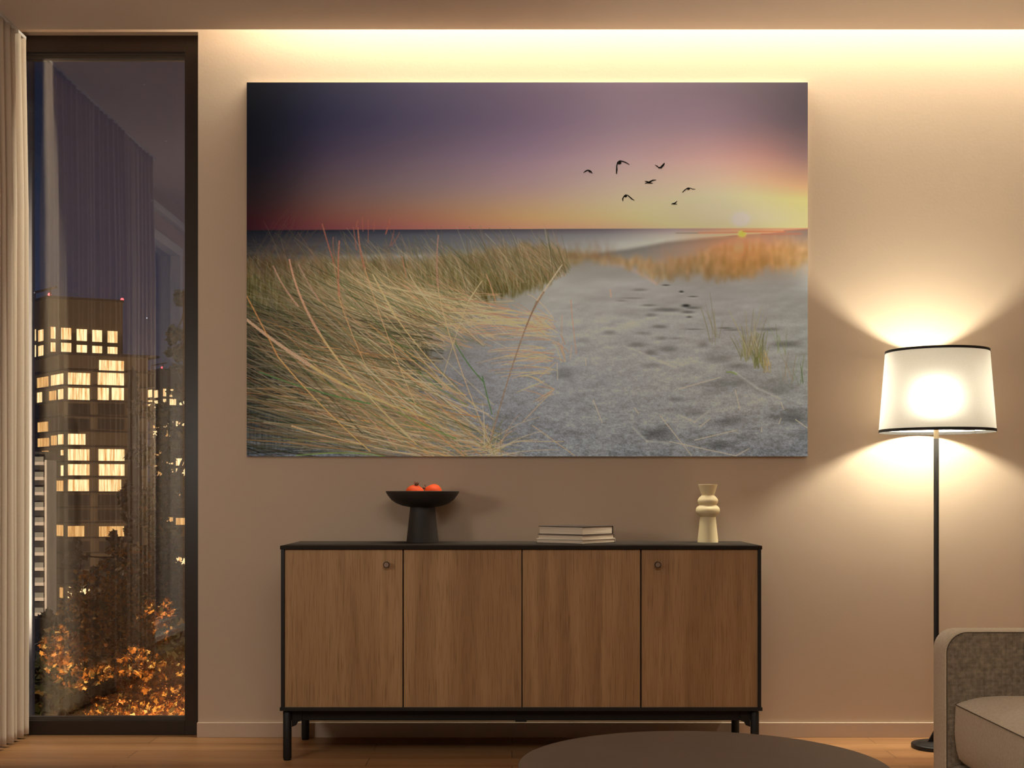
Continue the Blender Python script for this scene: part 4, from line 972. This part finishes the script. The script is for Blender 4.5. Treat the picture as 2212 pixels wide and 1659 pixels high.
def tower():
    d0 = 244.0; c0 = P(138, 766, d0)
    t = thing('apartment_tower', 'large residential tower with rows of lit windows, nearest to the window', 'building', (c0.x, c0.y, -23), group='towers outside the window')
    ur = Vector((0.912, 0.41, 0)).normalized(); ul = Vector((-0.66, 0.75, 0)).normalized()
    base = Vector((c0.x, c0.y, -23))
    def quadpoly(c, lr, ll, off=0.0):
        c = c-(ur+ul)*off; a = [c, c+ur*(lr+2*off), c+ur*(lr+2*off)+ul*(ll+2*off), c+ul*(ll+2*off)]
        return [((p-base).x, (p-base).y) for p in a]
    zt = c0.z+23
    low = Vector((c0.x, c0.y, 0))
    MB().prism(quadpoly(low, 15.6, 16), 0, zt).build('lower_wall', M['tower'], t)
    MB().prism(quadpoly(low, 16.6, 17, 0.9), zt, zt+0.45).build('terrace_slab', M['towerslab'], t)
    ct = P(103, 644, 250.0); cc = Vector((ct.x, ct.y, 0)); ztop = ct.z+23
    MB().prism(quadpoly(cc, 14.2, 12), zt+0.45, ztop).build('upper_wall', M['tower'], t)
    MB().prism(quadpoly(cc, 14.2, 12, 0.2), ztop, ztop+0.5).build('parapet', M['towerslab'], t)
    fy = [(y-766)*d0/F for y in range(799, 1420, 33)]
    for k, dz in enumerate(fy):
        MB().prism(quadpoly(low, 16.2, 16.6, 0.5), zt-dz-0.15, zt-dz+0.15).build('floor_slab', M['towerslab'], t)
    def win(c, dirv, d_c, pa, pb, ya, yb, name='window', m='lit'):
        def solve(px):
            k = (px-CX)/F; return (k*(c.y+DW)-c.x)/(dirv.x-k*dirv.y)
        u0, u1 = sorted((solve(pa), solve(pb)))
        pl = c+dirv*solve(pa); dd = pl.y+DW
        z1, z0 = zat(ya, dd)+23, zat(yb, dd)+23
        nrm = Vector((dirv.y, -dirv.x, 0));
        if nrm.y > 0: nrm = -nrm
        p0, p1 = c+dirv*u0, c+dirv*u1
        poly = [p0+nrm*0.12, p1+nrm*0.12, p1-nrm*0.05, p0-nrm*0.05]
        if dirv.x < 0: poly = poly[::-1]
        q = [((p-base).x, (p-base).y) for p in poly]
        MB().prism(q, z0, z1).build(name, M[m], t)
    Z2 = lambda x, y: (x/2.86, 540+y/2.86)
    Z3 = lambda x, y: (x/2.968, 1100+y/2.968)
    def W(zf, x0, x1, y0, y1, face='r', top=False, name='lit_window', m='lit'):
        a, ya = zf(x0, y0); b_, yb = zf(x1, y1); c = cc if top else low
        if face == 'l': win(c, ul, 0, b_, a, ya, yb, name, m)
        else: win(c, ur, 0, a, b_, ya, yb, name, m)
    for a, b_, y0, y1 in [(313, 342, 475, 547), (378, 440, 480, 552), (474, 537, 488, 560), (570, 630, 494, 566), (665, 725, 500, 572)]: W(Z2, a, b_, y0, y1, top=True)
    for a, b_, y0, y1 in [(313, 342, 571, 628), (378, 440, 573, 630), (474, 537, 586, 632), (570, 630, 592, 636), (665, 725, 598, 642)]: W(Z2, a, b_, y0, y1, top=True)
    for a, b_ in [(190, 222), (240, 268)]:
        for y0, y1 in ((490, 560), (588, 660)): W(Z2, a, b_, y0, y1, 'l', True)
    for y0, y1, rs in [(680, 745, [(612, 765)]), (757, 828, [(420, 557), (604, 765)]), (851, 922, [(420, 553), (604, 672), (690, 765)]), (1135, 1200, [(420, 527)]), (1230, 1298, [(420, 552), (608, 768)]), (1323, 1390, [(420, 553), (610, 768)]), (1418, 1488, [(420, 550), (610, 748)])]:
        for a, b_ in rs: W(Z2, a, b_, y0, y1+(2 if a < 600 else 4))
    for a, b_, y0, y1, m in [(435, 540, 108, 176, 'litdim'), (635, 795, 110, 180, 'litdim'), (435, 575, 497, 573, 'lit')]: W(Z3, a, b_, y0, y1, m=m)
    for x0, x1, y0, y1, m in [(318, 392, 762, 835, 'lit'), (232, 300, 780, 850, 'litdim'), (362, 392, 858, 920, 'lit'), (306, 348, 868, 925, 'litdim'), (232, 260, 878, 940, 'lit'), (236, 297, 1060, 1128, 'litdim'), (362, 392, 1138, 1200, 'lit'), (318, 352, 1145, 1205, 'litdim'),
                              (236, 304, 1160, 1222, 'litdim'), (378, 392, 1235, 1268, 'lit'), (262, 300, 1240, 1300, 'litdim'), (378, 392, 1330, 1395, 'lit'), (318, 392, 1424, 1490, 'litdim')]: W(Z2, x0, x1, y0, y1, 'l', m=m)
    for x0, x1, y0, y1 in [(330, 406, 102, 172), (386, 404, 503, 568)]: W(Z3, x0, x1, y0, y1, 'l', m='litdim')
    # unlit glazing bands
    for y0, y1 in [(948, 1015), (1042, 1108), (1512, 1580), (1604, 1670)]:
        for a, b_ in ((420, 553), (604, 768)): W(Z2, a, b_, y0, y1, name='dark_window', m='towerdark')
    for y0, y1 in [(205, 272), (303, 370), (400, 468)]:
        for a, b_ in ((435, 575), (635, 795)): W(Z3, a, b_, y0, y1, name='dark_window', m='towerdark')
    for px_, py_ in ((107, 640), (264, 651)):
        p = P(px_, py_, 251 if px_ < 200 else 256)-base
        s = MB().lathe([(0, -0.32), (0.25, -0.2), (0.34, 0), (0.25, 0.2), (0, 0.32)], p.x, p.y, 12, caps=False)
        s.v = [(a, b_, c+p.z+0.35) for a, b_, c in s.v]; s.build('beacon', M['redlight'], t)
    # rooftop mast
    a = P(75, 632, 254)-base; b_ = P(122, 620, 250)-base
    MB().tube([a, b_], 0.22, 6).tube([(a.x, a.y, ztop), a], 0.2, 6).tube([(b_.x-1.2, b_.y, ztop), (b_.x-1.2, b_.y, b_.z)], 0.15, 6).build('rooftop_mast', M['towerslab'], t)
    return t
tw = tower()
def copy_tree(o, parent=None):
    c = o.copy(); C.objects.link(c)
    if parent is not None: c.parent = parent
    for ch in list(o.children): copy_tree(ch, c)
    return c
kids = [o for o in tw.children]
t2 = tw.copy(); C.objects.link(t2)
for o in kids:
    c = o.copy(); C.objects.link(c); c.parent = t2
t2.location = (tw.location.x-14.9, tw.location.y+135, tw.location.z-1.2)  # copied tower, added in place of the one reflected in the glass
t2['label'] = 'smaller copy of the lit tower standing in for its reflection at the right side of the window'

def balcony_block():
    d = 222.0; c = P(95, 975, d)
    t = thing('balcony_block', 'white apartment block with stacked balconies at the left edge of the window', 'building', (c.x, c.y, -23))
    zt = c.z+23
    MB().box(-22, 0.0, 1.4, 5, 0, zt).build('wall', M['recess'], t)
    MB().box(0.05, 0.40, 0.2, 5, 0, zt-1.5).build('end_wall', M['concrete'], t)
    s = d/F
    for i in range(13):
        z = zt-(1001-975)*s-i*32.6*s
        MB().box(-22, 0.0, -0.2, 1.6, z-0.28, z+0.28).build('balcony_slab', M['concrete'], t)
        MB().box(-22, -0.05, -0.12, -0.04, z+0.28, z+1.15).build('balustrade', M['balglass'], t)
balcony_block()

# pale strip outside the glass, added in place of a bright reflection
tag(MB().box(-2.45, (70-CX)*5.50/F, 0.65, 0.68, -1.2, 3.4).build('reflection_strip', M['whiteframe'], bevel=0.004), 'pale strip standing in for a bright reflection in the glass beside the curtain', 'reflection')

# ------------------------------------------------------------------ trees
def tree(name, label, mat_, blobs, trunk, n, leaf, seed, rough_star=True):
    rs = np.random.default_rng(seed)
    root = P(*trunk[0]); t = thing(name, label, 'tree', (root.x, root.y, -23), group='trees outside the window')
    o0 = np.array([root.x, root.y, -23.0])
    wts = np.array([b[4]*b[5] for b in blobs], float); wts /= wts.sum()
    idx = rs.choice(len(blobs), n, p=wts)
    ctr = []; rad = []
    for px_, py_, d, rx, ry, w_ in blobs:
        p = P(px_, py_, d); ctr.append((p.x, p.y, p.z)); rad.append((rx*d/F, max(rx, ry)*d/F*0.9, ry*d/F))
    ctr = np.array(ctr); rad = np.array(rad)
    u = rs.normal(size=(n, 3)); u /= np.linalg.norm(u, axis=1)[:, None]; r = rs.random(n)**0.45
    # clumpy: pull every leaf towards one of a few twig ends
    pos = ctr[idx]+u*r[:, None]*rad[idx]
    nt_ = max(n//14, 8); tw_ = pos[rs.choice(n, nt_)]
    dsts = rs.integers(0, nt_, n); same = np.array([0]*n)
    near = tw_[np.array([np.argmin(((tw_-p)**2).sum(1)) for p in pos])]
    pos = near+(pos-near)*0.55
    # leaf polygon
    k = 10; ang = np.linspace(0, 2*PI, k, endpoint=False); rr = np.where(np.arange(k) % 2 == 0, 1.0, 0.62)
    sh = np.stack([np.cos(ang)*rr*1.25, np.sin(ang)*rr*0.8, 0.25*(np.cos(ang)*rr)**2], 1)
    q = rs.normal(size=(n, 4)); q /= np.linalg.norm(q, axis=1)[:, None]
    a, b_, c, d_ = q.T
    Rm = np.stack([np.stack([1-2*(c*c+d_*d_), 2*(b_*c-a*d_), 2*(b_*d_+a*c)], -1), np.stack([2*(b_*c+a*d_), 1-2*(b_*b_+d_*d_), 2*(c*d_-a*b_)], -1), np.stack([2*(b_*d_-a*c), 2*(c*d_+a*b_), 1-2*(b_*b_+c*c)], -1)], 1)
    sz = leaf*(0.6+0.8*rs.random(n))
    V = np.einsum('nij,kj->nki', Rm, sh)*sz[:, None, None]+(pos-o0)[:, None, :]
    V = V.reshape(-1, 3).astype(np.float32)
    me = bpy.data.meshes.new('crown'); me.vertices.add(len(V)); me.vertices.foreach_set('co', V.ravel())
    me.loops.add(n*k); me.loops.foreach_set('vertex_index', np.arange(n*k, dtype=np.int32)); me.polygons.add(n); me.polygons.foreach_set('loop_start', (np.arange(n)*k).astype(np.int32))
    me.update(calc_edges=True); me.materials.append(mat_)
    o = bpy.data.objects.new('crown', me); C.objects.link(o); o.parent = t; o['kind'] = 'stuff'
    # trunk with limbs to the blobs
    b = MB(); pts = [P(*p) for p in trunk]; loc = [Vector((0, 0, 0))]+[p-Vector(tuple(o0)) for p in pts]
    m = len(loc); b.tube(loc, [0.16*(1-i/m)+0.02 for i in range(m)], 8)
    for c_ in ctr:
        e_ = Vector(tuple(c_-o0)); s_ = min(loc[1:], key=lambda p: (p-e_).length)
        if (s_-e_).length > 0.02: b.tube([s_, (s_+e_)/2+Vector((0.02, 0, -0.03)), e_], [0.02, 0.014, 0.006], 6)
    for j in range(min(nt_, 90)):
        e_ = Vector(tuple(tw_[j]-o0)); cc_ = ctr[np.argmin(((ctr-tw_[j])**2).sum(1))]; s_ = Vector(tuple(cc_-o0))
        if (s_-e_).length > 0.02: b.tube([s_, e_], [0.006, 0.002], 5)
    b.build('trunk', M['bark'], t, smooth=True)
    return t
tree('autumn_tree', 'orange-leaved autumn tree filling the bottom of the window', M['leaf_autumn'],
     [(330, 1520, 8.2, 90, 60, 2.2), (250, 1540, 8.0, 70, 45, 1.6), (380, 1470, 8.4, 60, 50, 1.6), (180, 1420, 8.6, 90, 70, .7), (260, 1380, 8.8, 80, 90, .8), (230, 1280, 9.0, 90, 80, .5), (130, 1400, 8.4, 45, 50, .5), (300, 1450, 8.2, 60, 60, 1.0), (340, 1340, 8.5, 45, 60, .35), (170, 1310, 8.8, 50, 50, .3), (280, 1200, 9.2, 60, 50, .2)],
     [(300, 1700, 8.4), (295, 1560, 8.4), (270, 1420, 8.7)], 9500, 0.018, 21)
tree('evergreen_tree', 'dark green tree in the lower left of the window', M['leaf_dark'],
     [(130, 1480, 11, 90, 120, 1.6), (220, 1500, 11.5, 110, 110, 1.6), (330, 1500, 12, 100, 100, 1.6), (120, 1370, 11.5, 60, 60, .6), (250, 1370, 12, 110, 110, 1.2), (380, 1420, 12, 70, 90, 1)],
     [(200, 1800, 11.5), (210, 1560, 11.5), (215, 1420, 11.6)], 9000, 0.055, 22)
tree('tall_tree', 'tall dark leafy tree rising along the right side of the window', M['leaf_dark'],
     [(388, 640, 14, 14, 22, .5), (378, 720, 14, 24, 22, .8), (388, 760, 14, 34, 30, 1.2), (384, 800, 14, 20, 16, .5), (388, 850, 14, 26, 20, .6), (345, 895, 14, 36, 28, .8), (385, 930, 14, 40, 40, 1.0), (350, 985, 14, 44, 45, 1.1), (370, 1060, 14, 50, 50, 1.3), (330, 1110, 14, 40, 50, 1.0), (365, 1180, 14, 55, 60, 1.5), (330, 1250, 14, 55, 60, 1.4), (375, 1300, 14, 50, 60, 1.5)],
     [(430, 1700, 14), (425, 1300, 14), (415, 950, 14), (405, 640, 14)], 3700, 0.037, 23)
tree('pale_tree', 'thin tree with pale leaves in front of the tower edge', M['leaf_pale'],
     [(285, 790, 17, 12, 20, .2), (290, 880, 17, 18, 45, .5), (300, 980, 17, 24, 60, .7), (290, 1090, 17, 32, 70, 1.0), (270, 1190, 17, 45, 60, 1.2), (230, 1250, 17, 60, 60, 1.2), (160, 1200, 17, 30, 40, .4)],
     [(295, 1700, 17), (293, 1200, 17), (290, 980, 17), (285, 800, 17)], 950, 0.046, 24)
